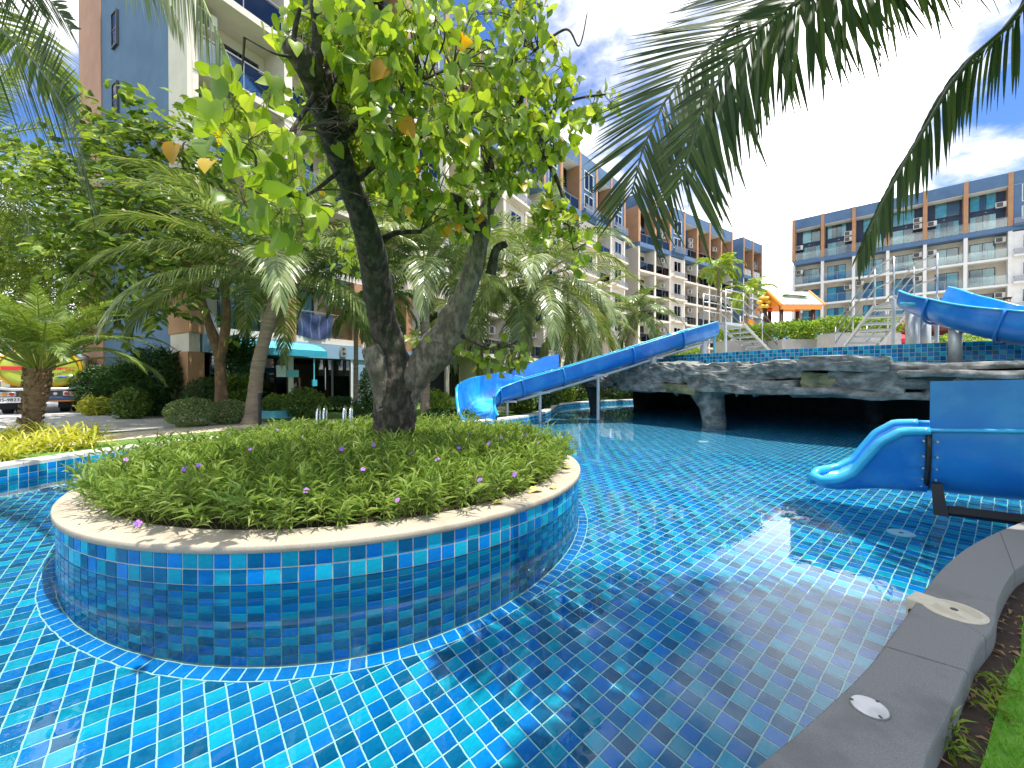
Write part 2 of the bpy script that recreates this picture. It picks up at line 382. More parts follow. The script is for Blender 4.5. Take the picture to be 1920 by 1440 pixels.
def inside(q, poly=POLY):
    x, y = q[:, 0], q[:, 1]; ins = np.zeros(len(q), bool); x1, y1 = poly[:, 0], poly[:, 1]; x2, y2 = np.roll(x1, -1), np.roll(y1, -1)
    for a, b, c, d in zip(x1, y1, x2, y2):
        k = ((b > y) != (d > y)); ins ^= k & (x < (c - a) * (y - b) / ((d - b) if d != b else 1e-9) + a)
    return ins

# --- tile machinery: the largest 300 of one wall or floor are objects, the rest one joined mesh
def tile_template(g=.0074, th=.004, ch=.0022, sx=TP, sy=TP):
    a, b = sx / 2 - g / 2, sy / 2 - g / 2
    v = [(-a, -b, 0), (a, -b, 0), (a, b, 0), (-a, b, 0)] + [(x * (1 - ch / a), y * (1 - ch / b), th) for x, y in ((-a, -b), (a, -b), (a, b), (-a, b))]
    return v, [(4, 5, 6, 7), (0, 1, 5, 4), (1, 2, 6, 5), (2, 3, 7, 6), (3, 0, 4, 7)]
TT = tile_template()
_tm = []
for i_, m_ in enumerate(TILE_MATS):
    me = bpy.data.meshes.new('tile'); me.from_pydata(TT[0], [], TT[1]); me.materials.append(m_); me.update(); _tm.append(me)
def lay_tiles(parent, pos, fr, mi, limit=300, name='tile', rest='tile_field', flat_from=9.0):
    pos = np.asarray(pos, float); fr = np.asarray(fr, float); mi = np.asarray(mi, int)
    org = np.array(origin_of(parent)); camp = np.array([0, 0, CAM_H])
    to = camp - pos; dist = np.linalg.norm(to, axis=1)
    face = np.einsum('ni,ni->n', fr[:, :, 2], to) / dist
    Y = np.maximum(pos[:, 1], .05); u = 960 + FPX * pos[:, 0] / Y; v = 713.3 - FPX * (pos[:, 2] - CAM_H) / Y
    vis = (pos[:, 1] > .2) & (u > -10) & (u < 1930) & (v < 1600) & (v > -10) & (face > .02)
    area = np.where(vis, face / dist ** 2, -1)
    order = np.argsort(-area); sel = order[:limit]; sel = sel[area[sel] > 0]
    msk = np.ones(len(pos), bool); msk[sel] = False
    for i in sel:
        o = bpy.data.objects.new(name, _tm[mi[i]]); col.objects.link(o); o.parent = parent
        o.matrix_local = Matrix.Translation(Vector(pos[i] - org)) @ Matrix([list(r) for r in fr[i]]).to_4x4()
        receiver(o)
    k = np.where(msk)[0]
    if len(k):
        near = k[dist[k] < flat_from]; far = k[dist[k] >= flat_from]; Vs, Fs, Ms = [], [], []; o0 = 0
        for idx, tf in ((near, TT[1]), (far, TT[1][:1])):
            if not len(idx): continue
            V, F = batch(TT[0], tf, pos[idx] - org, fr[idx], np.ones(len(idx)))
            Vs.append(V); Fs.append(F + o0); Ms.append(np.repeat(mi[idx], len(tf))); o0 += len(V)
        me = np_mesh(rest, np.concatenate(Vs), np.concatenate(Fs), TILE_MATS, midx=np.concatenate(Ms))
        o = link(rest, me, parent); o['kind'] = 'stuff'; receiver(o)
def pick(i, r):
    k = (i + r) % 3
    sw = nr.random(k.shape) < .07
    return np.where(sw, nr.integers(0, 3, k.shape), k)

# floor
DEPTH = -1.0
floor_mb = MB(); bmf = bmesh.new()
vsf = [bmf.verts.new((p.x, p.y, DEPTH)) for p in outline]; bmf.faces.new(vsf); bmesh.ops.triangulate(bmf, faces=bmf.faces[:]); bmf.normal_update()
me = bpy.data.meshes.new('pool_floor'); bmf.to_mesh(me); bmf.free(); me.materials.append(MT['grout'])
pool_floor = receiver(struct(link('pool_floor', me)))
ga = R(39.6); ua = np.array([math.cos(ga), math.sin(ga)]); ub = np.array([-ua[1], ua[0]])
I, J = np.meshgrid(np.arange(-170, 260), np.arange(-170, 260), indexing='ij'); I, J = I.ravel(), J.ravel()
C2 = np.array([.43, 2.12]) + (I + .5)[:, None] * TP * ua + (J + .5)[:, None] * TP * ub
ok = inside(C2) & (np.hypot(C2[:, 0] - PC.x, C2[:, 1] - PC.y) > PR + .045)
C2, I, J = C2[ok], I[ok], J[ok]
pos = np.c_[C2, np.full(len(C2), DEPTH + .001)]
fr = np.zeros((len(pos), 3, 3)); fr[:, 0, 0] = ua[0]; fr[:, 1, 0] = ua[1]; fr[:, 0, 1] = ub[0]; fr[:, 1, 1] = ub[1]; fr[:, 2, 2] = 1
lay_tiles(pool_floor, pos, fr, pick(-I, J), limit=300)

def wall_tiles(pts, z_top, rows, start=0):
    """tile centres on the vertical face along pts (pool on the left of travel direction is the visible side)"""
    pos, fr, ii, rr = [], [], [], []
    q = resample([Vector((p.x, p.y, 0)) for p in pts], TP)
    for i in range(len(q) - 1):
        a, b = q[i], q[i + 1]; t = (b - a).normalized(); n = Vector((-t.y, t.x, 0)); c = (a + b) / 2
        for r in range(rows):
            pos.append((c.x + n.x * .001, c.y + n.y * .001, z_top - (r + .5) * TP)); fr.append(((-t.x, 0, n.x), (-t.y, 0, n.y), (0, 1, 0))); ii.append(i + start); rr.append(r)
    return np.array(pos), np.array(fr), np.array(ii), np.array(rr)

# pool side walls (left and far side, tiled) and the near side
fw = [Vector((p.x, p.y, 0)) for p in fin]
mb = MB(); mb.strip([Vector((p.x, p.y, DEPTH)) for p in fw], [Vector((p.x, p.y, .145)) for p in fw])
pool_wall = receiver(struct(mb.build('pool_wall', MT['grout'])))
p_, f_, i_, r_ = wall_tiles(fw, .142, 12)
# normals of that face point into the pool
lay_tiles(pool_wall, p_, f_, pick(i_, r_), limit=150, flat_from=7)
mb = MB(); mb.strip([Vector((p.x, p.y, DEPTH)) for p in nin], [Vector((p.x, p.y, .15)) for p in nin])
near_wall = receiver(struct(mb.build('pool_wall_near', MT['grout'])))
p_, f_, i_, r_ = wall_tiles(nin, .142, 12)
lay_tiles(near_wall, p_, f_, pick(i_, r_), limit=0, flat_from=0)

# copings
def coping(parent, A, B, joints, mt, z0, gap=.006, ch=.012):
    """A inner edge, B outer edge polylines with equal counts; joints = indices where stones end"""
    js = [0] + sorted(j for j in joints if 0 < j < len(A) - 1) + [len(A) - 1]
    for a, b in zip(js, js[1:]):
        Ai = [v.copy() for v in A[a:b + 1]]; Bi = [v.copy() for v in B[a:b + 1]]
        for L_ in (Ai, Bi):
            d = (L_[1] - L_[0]); L_[0] += d.normalized() * min(gap / 2, d.length * .3)
            d = (L_[-2] - L_[-1]); L_[-1] += d.normalized() * min(gap / 2, d.length * .3)
        n = len(Ai); rows = []
        for p, q in zip(Ai, Bi):
            w = (q - p).normalized(); zt = p.z
            rows.append([Vector((p.x, p.y, z0)), Vector((p.x, p.y, zt - ch)), p + w * ch * .35 - Vector((0, 0, ch * .35)), p + w * ch, q - w * ch, q - w * ch * .35 - Vector((0, 0, ch * .35)), Vector((q.x, q.y, zt - ch)), Vector((q.x, q.y, z0))])
        k = len(rows[0]); mb = MB(); vv = [v for r in rows for v in r]
        fs = [(i * k + j, i * k + j + 1, (i + 1) * k + j + 1, (i + 1) * k + j) for i in range(n - 1) for j in range(k - 1)]
        fs += [tuple(range(k))[::-1], tuple(range((n - 1) * k, n * k))]
        mb.add(vv, [f[::-1] for f in fs]); o = mb.build('coping_stone', mt, parent)
        o.location = (0, 0, rnd.uniform(-.0015, .0015))
coping_near = struct(link('pool_coping', None)); coping_near.empty_display_size = .1
def at_px(line, px):
    return min(range(len(line)), key=lambda i: abs(pix(line[i])[0] - px) if line[i].y > .3 else 9e9)
coping(coping_near, nin, nout, [at_px(nin, 1659), at_px(nin, 1726), 10, 116, 128], MT['coping_grey'], .06)
far_out = []
for i, p in enumerate(fin):
    t = (fin[min(i + 1, len(fin) - 1)] - fin[max(i - 1, 0)]); t.z = 0; t.normalize(); far_out.append(p + Vector((t.y, -t.x, 0)) * .30)
coping_far = struct(link('pool_coping_far', None)); coping_far.empty_display_size = .1
coping(coping_far, fin, far_out, list(range(3, len(fin), 4)), MT['coping_pale'], .143)

# skimmer lid, its throat and the round cover let into the coping
mat('lid_beige', (.62, .56, .42), .6, (.55, .50, .38), 40); mat('lid_white', (.66, .65, .62), .6, (.38, .37, .34), 9, lo=.45, hi=.75)
def lid(name, label, px, py, r, mt, ridges):
    c = G(px, py, NZ); t = thing(name, label, 'lid', (c.x, c.y, NZ))
    MB().lathe([(0, .006), (r * .9, .006), (r * .97, .005), (r, .0015), (r, -.004)], 40).local('cover', mt, t, smooth=False)
    mb = MB(); mb.lathe([(r * 1.0, -.003), (r * 1.0, .0025), (r * 1.06, .0025), (r * 1.06, -.003)], 40); mb.local('rim', MT['coping_grey'] if not ridges else MT['lid_beige'], t)
    if ridges:
        mb = MB()
        for k in range(-9, 10):
            x = k * r * .095; h = math.sqrt(max(0, (.84 * r) ** 2 - x * x))
            if abs(x) > .02: mb.cbox((x, 0, .0068), (r * .045, 2 * h, .0022))
        mb.local('ridges', mt, t)
        MB().lathe([(0, .0085), (.012, .0085), (.014, .006)], 16).local('finger_hole', MT['black_metal'], t)
    else:
        for a in (0.4, 2.5, 4.6):
            MB().cbox((r * .93 * math.cos(a), r * .93 * math.sin(a), .0068), (.010, .007, .002), a).local('screw_notch', MT['black_metal'], t)
    return t
lid('pool_skimmer', 'beige round ribbed skimmer lid set in the grey coping', 1793, 1147, .098, MT['lid_beige'], True)
lid('access_cover', 'small white weathered round cover in the dark coping', 1635, 1331, .047, MT['lid_white'], False)
c = G(1737, 1125, NZ); t = thing('skimmer_throat', 'beige square weir mouth at the inner edge of the coping', 'skimmer', (c.x, c.y, .1), R(28))
MB().bbox((-.07, -.045, -.05), (.05, .045, .108), .006).local('throat_frame', MT['lid_beige'], t)
MB().box((-.085, -.03, .0), (-.0695, .03, .06)).local('opening', MT['black_metal'], t)

# water
bmf = bmesh.new(); vsf = [bmf.verts.new((p.x, p.y, 0)) for p in outline]; bmf.faces.new(vsf); bmesh.ops.triangulate(bmf, faces=bmf.faces[:])
for f in bmf.faces: f.smooth = True
me = bpy.data.meshes.new('water'); bmf.to_mesh(me); bmf.free()
wm = bpy.data.materials.new('pool_water'); wm.use_nodes = True; nt = wm.node_tree; p = nt.nodes['Principled BSDF']
p.inputs['Base Color'].default_value = (.60, .955, 1, 1); p.inputs['Roughness'].default_value = 0; p.inputs['IOR'].default_value = 1.333; p.inputs['Transmission Weight'].default_value = 1
tcn = nt.nodes.new('ShaderNodeTexCoord')
def wnoise(s, d, st=(1, 1, 1)):
    mpn = nt.nodes.new('ShaderNodeMapping'); mpn.inputs['Scale'].default_value = st; nt.links.new(tcn.outputs['Object'], mpn.inputs[0])
    n = nt.nodes.new('ShaderNodeTexNoise'); n.inputs['Scale'].default_value = s; n.inputs['Detail'].default_value = d; n.inputs['Distortion'].default_value = .6; nt.links.new(mpn.outputs[0], n.inputs['Vector']); return n.outputs[0]
na, nb = wnoise(2.2, 2), wnoise(9.0, 2, (.8, 1.2, 1))
# calmer and livelier patches, as a breeze leaves them
nc = wnoise(.35, 1); mr = nt.nodes.new('ShaderNodeMapRange'); mr.inputs[1].default_value = .35; mr.inputs[2].default_value = .65; mr.inputs[3].default_value = .25; mr.inputs[4].default_value = 1.0; nt.links.new(nc, mr.inputs[0])
mul = nt.nodes.new('ShaderNodeMath'); mul.operation = 'MULTIPLY'; nt.links.new(nb, mul.inputs[0]); nt.links.new(mr.outputs[0], mul.inputs[1])
mul2 = nt.nodes.new('ShaderNodeMath'); mul2.operation = 'MULTIPLY'; nt.links.new(mul.outputs[0], mul2.inputs[0]); mul2.inputs[1].default_value = .22
ad = nt.nodes.new('ShaderNodeMath'); ad.operation = 'ADD'; nt.links.new(na, ad.inputs[0]); nt.links.new(mul2.outputs[0], ad.inputs[1])
bu = nt.nodes.new('ShaderNodeBump'); bu.inputs['Strength'].default_value = 1.0; bu.inputs['Distance'].default_value = .0021
nt.links.new(ad.outputs[0], bu.inputs['Height']); nt.links.new(bu.outputs[0], p.inputs['Normal'])
me.materials.append(wm)
water = struct(link('water', me)); water.cycles.is_caustics_caster = True

# drain covers on the pool floor
mat('drain_white', (.75, .78, .76), .5)
def refr_floor(px, py):
    d = Vector(((px - 960) / FPX, 1, -(py - 713.3) / FPX)).normalized(); tt = -CAM_H / d.z
    h = math.hypot(d.x, d.y); s = h / 1.333; k = s / math.sqrt(1 - s * s) * -DEPTH
    return Vector((d.x * tt + d.x / h * k, d.y * tt + d.y / h * k, DEPTH + .008))
for (a, b), lab in (((1318, 828), 'small white drain cover on the pool floor before the grotto'), ((1692, 1001), 'small white drain cover on the pool floor by the chute exit')):
    c = refr_floor(a, b); t = thing('drain_cover', lab, 'drain cover', c)
    receiver(MB().lathe([(0, .014), (.085, .014), (.105, .008), (.11, 0)], 24).local('disc', MT['drain_white'], t))
    receiver(MB().lathe([(0, .0155), (.02, .0155), (.02, .014)], 12).local('hub', MT['black_metal'], t))

# ================================================================== ROUND PLANTER
planter = thing('round_planter', 'round raised pool planter of blue tiles with sand coloured stone rim', 'planter', (PC.x, PC.y, 0))
n_t = 163; RW = n_t * TP / (2 * math.pi)
receiver(MB().lathe([(RW - .001, DEPTH), (RW - .001, .195)], 163, (0, 0, 0)).local('grout_wall', MT['grout_wall'], planter))
th = np.arange(n_t) * 2 * math.pi / n_t; pos, fr, ii, rr = [], [], [], []
for i, a in enumerate(th + math.pi / n_t):
    n = (math.cos(a), math.sin(a), 0); t = (-math.sin(a), math.cos(a), 0)
    for r in range(12):
        pos.append((PC.x + n[0] * (RW - .0005), PC.y + n[1] * (RW - .0005), .194 - (r + .5) * TP)); fr.append(((t[0], 0, n[0]), (t[1], 0, n[1]), (0, 1, 0))); ii.append(i); rr.append(r)
lay_tiles(planter, pos, fr, pick(np.array(ii), np.array(rr)), limit=300)
# foot ring of plain blue tiles
receiver(MB().lathe([(RW, DEPTH + .008), (RW + .104, DEPTH + .008), (RW + .104, DEPTH)], 163).local('foot_ring', MT['grout'], planter))
pos, fr = [], []
for a in th + math.pi / n_t:
    n = (math.cos(a), math.sin(a)); pos.append((PC.x + n[0] * (RW + .052), PC.y + n[1] * (RW + .052), DEPTH + .009)); fr.append(((-n[1], n[0], 0), (n[0], n[1], 0), (0, 0, 1)))
fr = np.array(fr); fr[:, :, 0] *= -1
k_ = np.argsort([-p[1] for p in pos])[::-1][:70]
for j in range(len(pos)):
    if j in set(k_.tolist()):
        o = link('ring_tile', _tm[2], planter); o.matrix_local = Matrix.Translation(Vector(pos[j]) - Vector((PC.x, PC.y, 0))) @ Matrix([list(r) for r in fr[j]]).to_4x4(); receiver(o)
rest = [j for j in range(len(pos)) if j not in set(k_.tolist())]
V, F = batch(TT[0], TT[1], np.array([pos[j] for j in rest]) - np.array([PC.x, PC.y, 0]), fr[rest], np.ones(len(rest)))
o = link('ring_tile_field', np_mesh('ring_tile_field', V, F, TILE_MATS[2]), planter); o['kind'] = 'stuff'; receiver(o)
MB().lathe([(2.27, .15), (2.27, .238), (2.278, .245), (2.29, .246), (2.532, .245), (2.541, .243), (2.546, .237), (2.546, .200), (2.541, .195), (2.4, .194)], 128).local('rim', MT['rim_stone'], planter, smooth=True)
MB().lathe([(0, .20), (1.2, .21), (2.271, .185)], 64).local('soil', MT['soil'], planter, smooth=True)

# ================================================================== GROUND
def sheet(name, loops, z, mt):
    bm = bmesh.new(); es = []
    for lp in loops:
        vv = [bm.verts.new((p[0], p[1], z)) for p in lp]
        es += [bm.edges.new((vv[i], vv[(i + 1) % len(vv)])) for i in range(len(vv))]
    bmesh.ops.triangle_fill(bm, edges=es, use_beauty=True)
    bm.normal_update()
    for f in bm.faces:
        if f.normal.z < 0: f.normal_flip()
    me = bpy.data.meshes.new(name); bm.to_mesh(me); bm.free(); me.materials.append(mt)
    return struct(link(name, me))
hole = []
for i, p in enumerate(outline):
    t = outline[(i + 1) % len(outline)] - outline[i - 1]; t.normalize(); hole.append((p.x + t.y * .03, p.y - t.x * .03))
S_ = 900
sheet('ground', [[(-S_, -S_), (S_, -S_), (S_, S_), (-S_, S_)], hole], .10, MT['ground_mat'])
# strip of beige paving behind the pool, the grey drive and the lawns
strip_in = [Vector((p.x, p.y, 0)) for p in far_out]
def offs(line, d):
    out = []
    for i, p in enumerate(line):
        t = (line[min(i + 1, len(line) - 1)] - line[max(i - 1, 0)]).normalized(); out.append(p + Vector((t.y, -t.x, 0)) * d)
    return out
lawn_edge = [(p.x, p.y) for p in offs(strip_in, -.06)]
sheet('lawn', [lawn_edge + [(-6.9, -14), (-60, -14), (-60, 70), (8, 70)]], .104, MT['lawn_mat'])
pa, pb = offs(strip_in, 1.5), offs(strip_in, 2.9)
pa, pb = pa[30:-22], pb[30:-22]
sheet('footpath', [[(p.x, p.y) for p in pa] + [(p.x, p.y) for p in pb[::-1]]], .110, MT['path_beige'])
dr = [(-9.0, 8.7), (-6.6, 10.2), (-8.2, 12.4), (-11.0, 14.0), (-11.5, 19), (-22, 24), (-34, 22), (-34, 10), (-16, 8.6)]
sheet('driveway', [dr], .1085, MT['concrete'])
soil_in = [(p.x, p.y) for p in offs([Vector((p.x, p.y, 0)) for p in nout], -.03)]
soil_o = [(p.x, p.y) for p in offs([Vector((p.x, p.y, 0)) for p in nout], .22)]
sheet('soil_strip', [soil_in + soil_o[::-1]], .104, MT['soil'])
turf_line = [Vector((p.x, p.y, 0)) for p in nout]
turf_in = [(p.x + .0, p.y) for p in offs(turf_line, .07)]
sheet('turf', [turf_in + [(30, 4), (30, -25), (-12, -25), (-12, -1.2)]], .112, MT['turf_mat'])

# ================================================================== PLANT BUILDERS
leafmat('ruellia_leaf', [(0, (.085, .15, .025)), (.35, (.16, .26, .042)), (.7, (.25, .36, .07)), (.95, (.40, .50, .16))], .4, .42, .4, (1.35, 1.3, .7))
leafmat('hibiscus_leaf', [(0, (.12, .205, .022)), (.4, (.21, .315, .032)), (.75, (.32, .43, .055)), (.975, (.40, .48, .09)), (.985, (.55, .45, .02)), (.997, (.50, .24, .02))], .5, .36, .5, (1.35, 1.3, .5))
leafmat('leaf_mid', [(0, (.055, .11, .018)), (.5, (.12, .20, .03)), (1, (.22, .31, .06))], .38, .4, .4, (1.35, 1.3, .6))
leafmat('leaf_spray', [(0, (.045, .095, .015)), (.45, (.12, .20, .028)), (.8, (.22, .32, .05)), (1, (.36, .44, .09))], .36, .38, .55, (1.35, 1.3, .6))
leafmat('leaf_bright', [(0, (.08, .15, .015)), (.5, (.17, .26, .03)), (1, (.30, .38, .06))], .4, .4, .4, (1.35, 1.3, .6))
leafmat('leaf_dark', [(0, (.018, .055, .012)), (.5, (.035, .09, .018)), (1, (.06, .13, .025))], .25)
leafmat('leaf_grey', [(0, (.10, .16, .05)), (.5, (.18, .25, .09)), (1, (.30, .36, .16))], .3)
leafmat('leaf_hedge', [(0, (.08, .17, .015)), (.5, (.17, .29, .025)), (1, (.32, .42, .05))], .4)
leafmat('leaf_yellow', [(0, (.30, .34, .02)), (.5, (.46, .46, .05)), (.75, (.58, .56, .16)), (1, (.20, .28, .02))], .4)
leafmat('palm_leaf', [(0, (.055, .11, .02)), (.5, (.10, .17, .035)), (.85, (.19, .25, .07)), (1, (.30, .31, .13))], .32, .3, .7, (1.4, 1.4, .6))
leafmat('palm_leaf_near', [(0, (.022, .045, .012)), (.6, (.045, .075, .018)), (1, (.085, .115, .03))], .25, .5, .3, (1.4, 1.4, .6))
leafmat('palm_leaf_silver', [(0, (.10, .16, .04)), (.5, (.17, .23, .07)), (.85, (.28, .33, .12)), (1, (.38, .38, .17))], .32, .3, .8, (1.3, 1.3, .7))
leafmat('palm_leaf_pale', [(0, (.12, .18, .05)), (.6, (.20, .26, .09)), (1, (.32, .34, .14))], .35, .35, .6, (1.3, 1.3, .7))
leafmat('palm_leaf_light', [(0, (.14, .24, .02)), (.6, (.24, .36, .03)), (1, (.40, .44, .06))], .4, .35, .5)
leafmat('date_leaf', [(0, (.09, .16, .03)), (.6, (.15, .23, .05)), (1, (.24, .31, .09))], .35, .35, .6)
leafmat('turf_blade', [(0, (.10, .30, .015)), (.6, (.16, .40, .025)), (1, (.26, .46, .05))], .35)
leafmat('dry_leaf', [(0, (.20, .11, .05)), (.5, (.34, .20, .09)), (1, (.42, .30, .16))], .2)
mat('petal', (.30, .10, .56), .6, (.40, .18, .66), 30); mat('petal_eye', (.16, .04, .30), .6)

def scatter_leaves(name, parent, pos, d, n, size, tmpl, mt, wid=None, kind='stuff'):
    org = np.array(origin_of(parent)) if parent is not None else 0
    V, F = batch(tmpl[0], tmpl[1], np.asarray(pos) - org, frames(d, n), size, wid)
    o = link(name, np_mesh(name, V, F, mt), parent)
    if kind: o['kind'] = kind
    return o

def blob_points(n, c, rad, shell=.55, bumps=.25, seed=0):
    """points through an uneven ellipsoid, denser towards its outside; returns points and outward directions"""
    u = unit(n); c = np.array(c, float); rad = np.array(rad, float)
    lump = np.array([mnoise.noise(Vector(v) * 2.1 + Vector((seed * 3.7, seed, 0))) for v in u]) * bumps + np.array([mnoise.noise(Vector(v) * 5 + Vector((0, seed * 2.3, seed))) for v in u]) * bumps * .5
    r = (shell + (1 - shell) * nr.random(n) ** .6) * (1 + lump)
    return c + u * rad * r[:, None], nrm(u / rad)

def bush(name, label, base, rad, nleaf, size, mt, group=None, cat_='shrub', tmpl=OVAL, wid=.5, stems=6, lift=0, shell=.55, bumps=.25):
    t = thing(name, label, cat_, base, 0, group); base = Vector(base)
    c = base + Vector((0, 0, rad[2] * .95 + lift)); sd = rnd.random() * 50
    pos, out = blob_points(nleaf, c, rad, shell, bumps, sd)
    pos[:, 2] = np.maximum(pos[:, 2], base.z + .02)
    d = nrm(out * .6 + unit(nleaf) * .9 + np.array([0, 0, .1])); n = nrm(out + unit(nleaf) * .6 + np.array([0, 0, .6]))
    scatter_leaves('foliage', t, pos, d, n, size * nr.uniform(.6, 1.25, nleaf), tmpl, mt, np.full(nleaf, wid))
    mb = MB()
    for k in range(stems):
        a = 2 * math.pi * k / stems + rnd.random(); e = Vector((math.cos(a) * rad[0] * .5, math.sin(a) * rad[1] * .5, lift + rad[2] * 1.1))
        mb.tube([base + Vector((math.cos(a) * .04, math.sin(a) * .04, -.02)), base + e * .5 + Vector((0, 0, .05)), base + e], [.018, .013, .006], 5)
    mb.build('stems', MT['twig'], t)
    return t

def frond_mesh(rachis, pairs, ll, lw, droop, start=.12, seed=0, vee=.35, side_only=0, seg=3, r0=.022, angs=(72, 58, 24), sdroop=(1, 1), slen=(1, 1), ltip=.34, roll=0):
    """quads of one feather frond: rachis tube and leaflets. returns (Vr,Fr),(Vl,Fl with seg quads per leaflet)"""
    rs = np.random.default_rng(seed + 5)
    pts = np.array([tuple(p) for p in resample(rachis, .06 if len(rachis) > 3 else .1)]); M = len(pts)
    seglen = np.r_[0, np.cumsum(np.linalg.norm(np.diff(pts, axis=0), axis=1))]; L = seglen[-1]
    tan = nrm(np.gradient(pts, axis=0))
    s = np.linspace(start, .995, pairs); s = np.clip(s + rs.normal(0, .003, pairs), start, 1)
    sides = ([1] if side_only > 0 else [-1] if side_only < 0 else [1, -1])
    Vl, base_i = [], 0
    def at(s_):
        q = s_ * L
        p = np.stack([np.interp(q, seglen, pts[:, k]) for k in range(3)], -1); t = nrm(np.stack([np.interp(q, seglen, tan[:, k]) for k in range(3)], -1)); return p, t
    p0, T = at(s)
    S = nrm(np.cross(T, np.array([0, 0, 1.0]))); U = np.cross(S, T); S, U = S * math.cos(roll) + U * math.sin(roll), U * math.cos(roll) - S * math.sin(roll)
    for sd in sides:
        ang = np.interp(s, [0, .5, 1], [R(q_) for q_ in angs]) + rs.normal(0, .05, pairs)
        ln = ll * np.interp(s, [start, start + .12, .45, .8, 1], [.55, .9, 1, .72, ltip]) * (slen[0] if sd > 0 else slen[1]) * rs.uniform(.85, 1.08, pairs)
        d0 = nrm(T * np.cos(ang)[:, None] + (S * sd * math.cos(vee) + U * math.sin(vee)) * np.sin(ang)[:, None] + rs.normal(0, .022, (pairs, 3)))
        dr_ = droop * (sdroop[0] if sd > 0 else sdroop[1]) * rs.uniform(.7, 1.3, pairs)
        rows = []
        Wd = nrm(T - d0 * np.sum(T * d0, 1, keepdims=True)) ; tw = rs.normal(0, .22, pairs)
        Nn = np.cross(d0, Wd); Wd = Wd * np.cos(tw)[:, None] + Nn * np.sin(tw)[:, None]
        for k in range(seg + 1):
            t = k / seg
            q = p0 + d0 * (ln * t)[:, None]; q[:, 2] -= ln * dr_ * t * t
            # keep length roughly constant while drooping
            q = p0 + (q - p0) / np.maximum(np.linalg.norm(q - p0, axis=1) / np.maximum(ln * t, 1e-6), 1)[:, None]
            w = lw * np.interp(t, [0, .15, .5, .85, 1], [.45, .9, 1, .55, .06]) * .5
            rows += [q + Wd * w, q - Wd * w]
        V = np.stack(rows, 1)                       # pairs, 2(seg+1), 3
        Vl.append(V)
    Vl = np.concatenate(Vl, 0); nl = len(Vl); kv = 2 * (seg + 1)
    tf = np.array([(2 * k, 2 * k + 1, 2 * k + 3, 2 * k + 2) for k in range(seg)])
    Fl = (tf[None] + (np.arange(nl) * kv)[:, None, None]).reshape(-1, 4)
    mb = MB(); step = max(1, M // 14); ps = [Vector(p) for p in pts[::step]]; mb.tube(ps, list(np.linspace(r0, r0 * .18, len(ps))), 5, cap=False)
    return (np.array(mb.v), np.array(mb.f)), (Vl.reshape(-1, 3), Fl)
def frond(parent, rachis, pairs, ll, lw, droop, mt, mr, split=False, **k):
    (Vr, Fr), (Vl, Fl) = frond_mesh(rachis, pairs, ll, lw, droop, **k)
    org = np.array(origin_of(parent)); seg = k.get('seg', 3)
    if split:
        f = link('frond', np_mesh('frond', Vr - org, Fr, mr), parent)
        kv = 2 * (seg + 1); nl = len(Vl) // kv; tf = np.array([(2 * q, 2 * q + 1, 2 * q + 3, 2 * q + 2) for q in range(seg)])
        for i in range(nl): link('leaflet', np_mesh('leaflet', Vl[i * kv:(i + 1) * kv] - org, tf, mt), f)
        return f
    V = np.concatenate([Vr, Vl]) - org; F = np.concatenate([Fr, Fl + len(Vr)])
    return link('frond', np_mesh('frond', V, F, [mr, mt], midx=np.r_[np.zeros(len(Fr)), np.ones(len(Fl))]), parent)
def arch(base, az, el, L, bend, n=9, curl=0):
    """points of an arching rachis"""
    p = Vector(base); out = [p.copy()]; e = el; a = az
    for i in range(n):
        t = (i + 1) / n; e -= bend / n * (0.35 + 1.3 * t); a += curl / n
        p = p + Vector((math.cos(a) * math.cos(e), math.sin(a) * math.cos(e), math.sin(e))) * (L / n); out.append(p.copy())
    return out
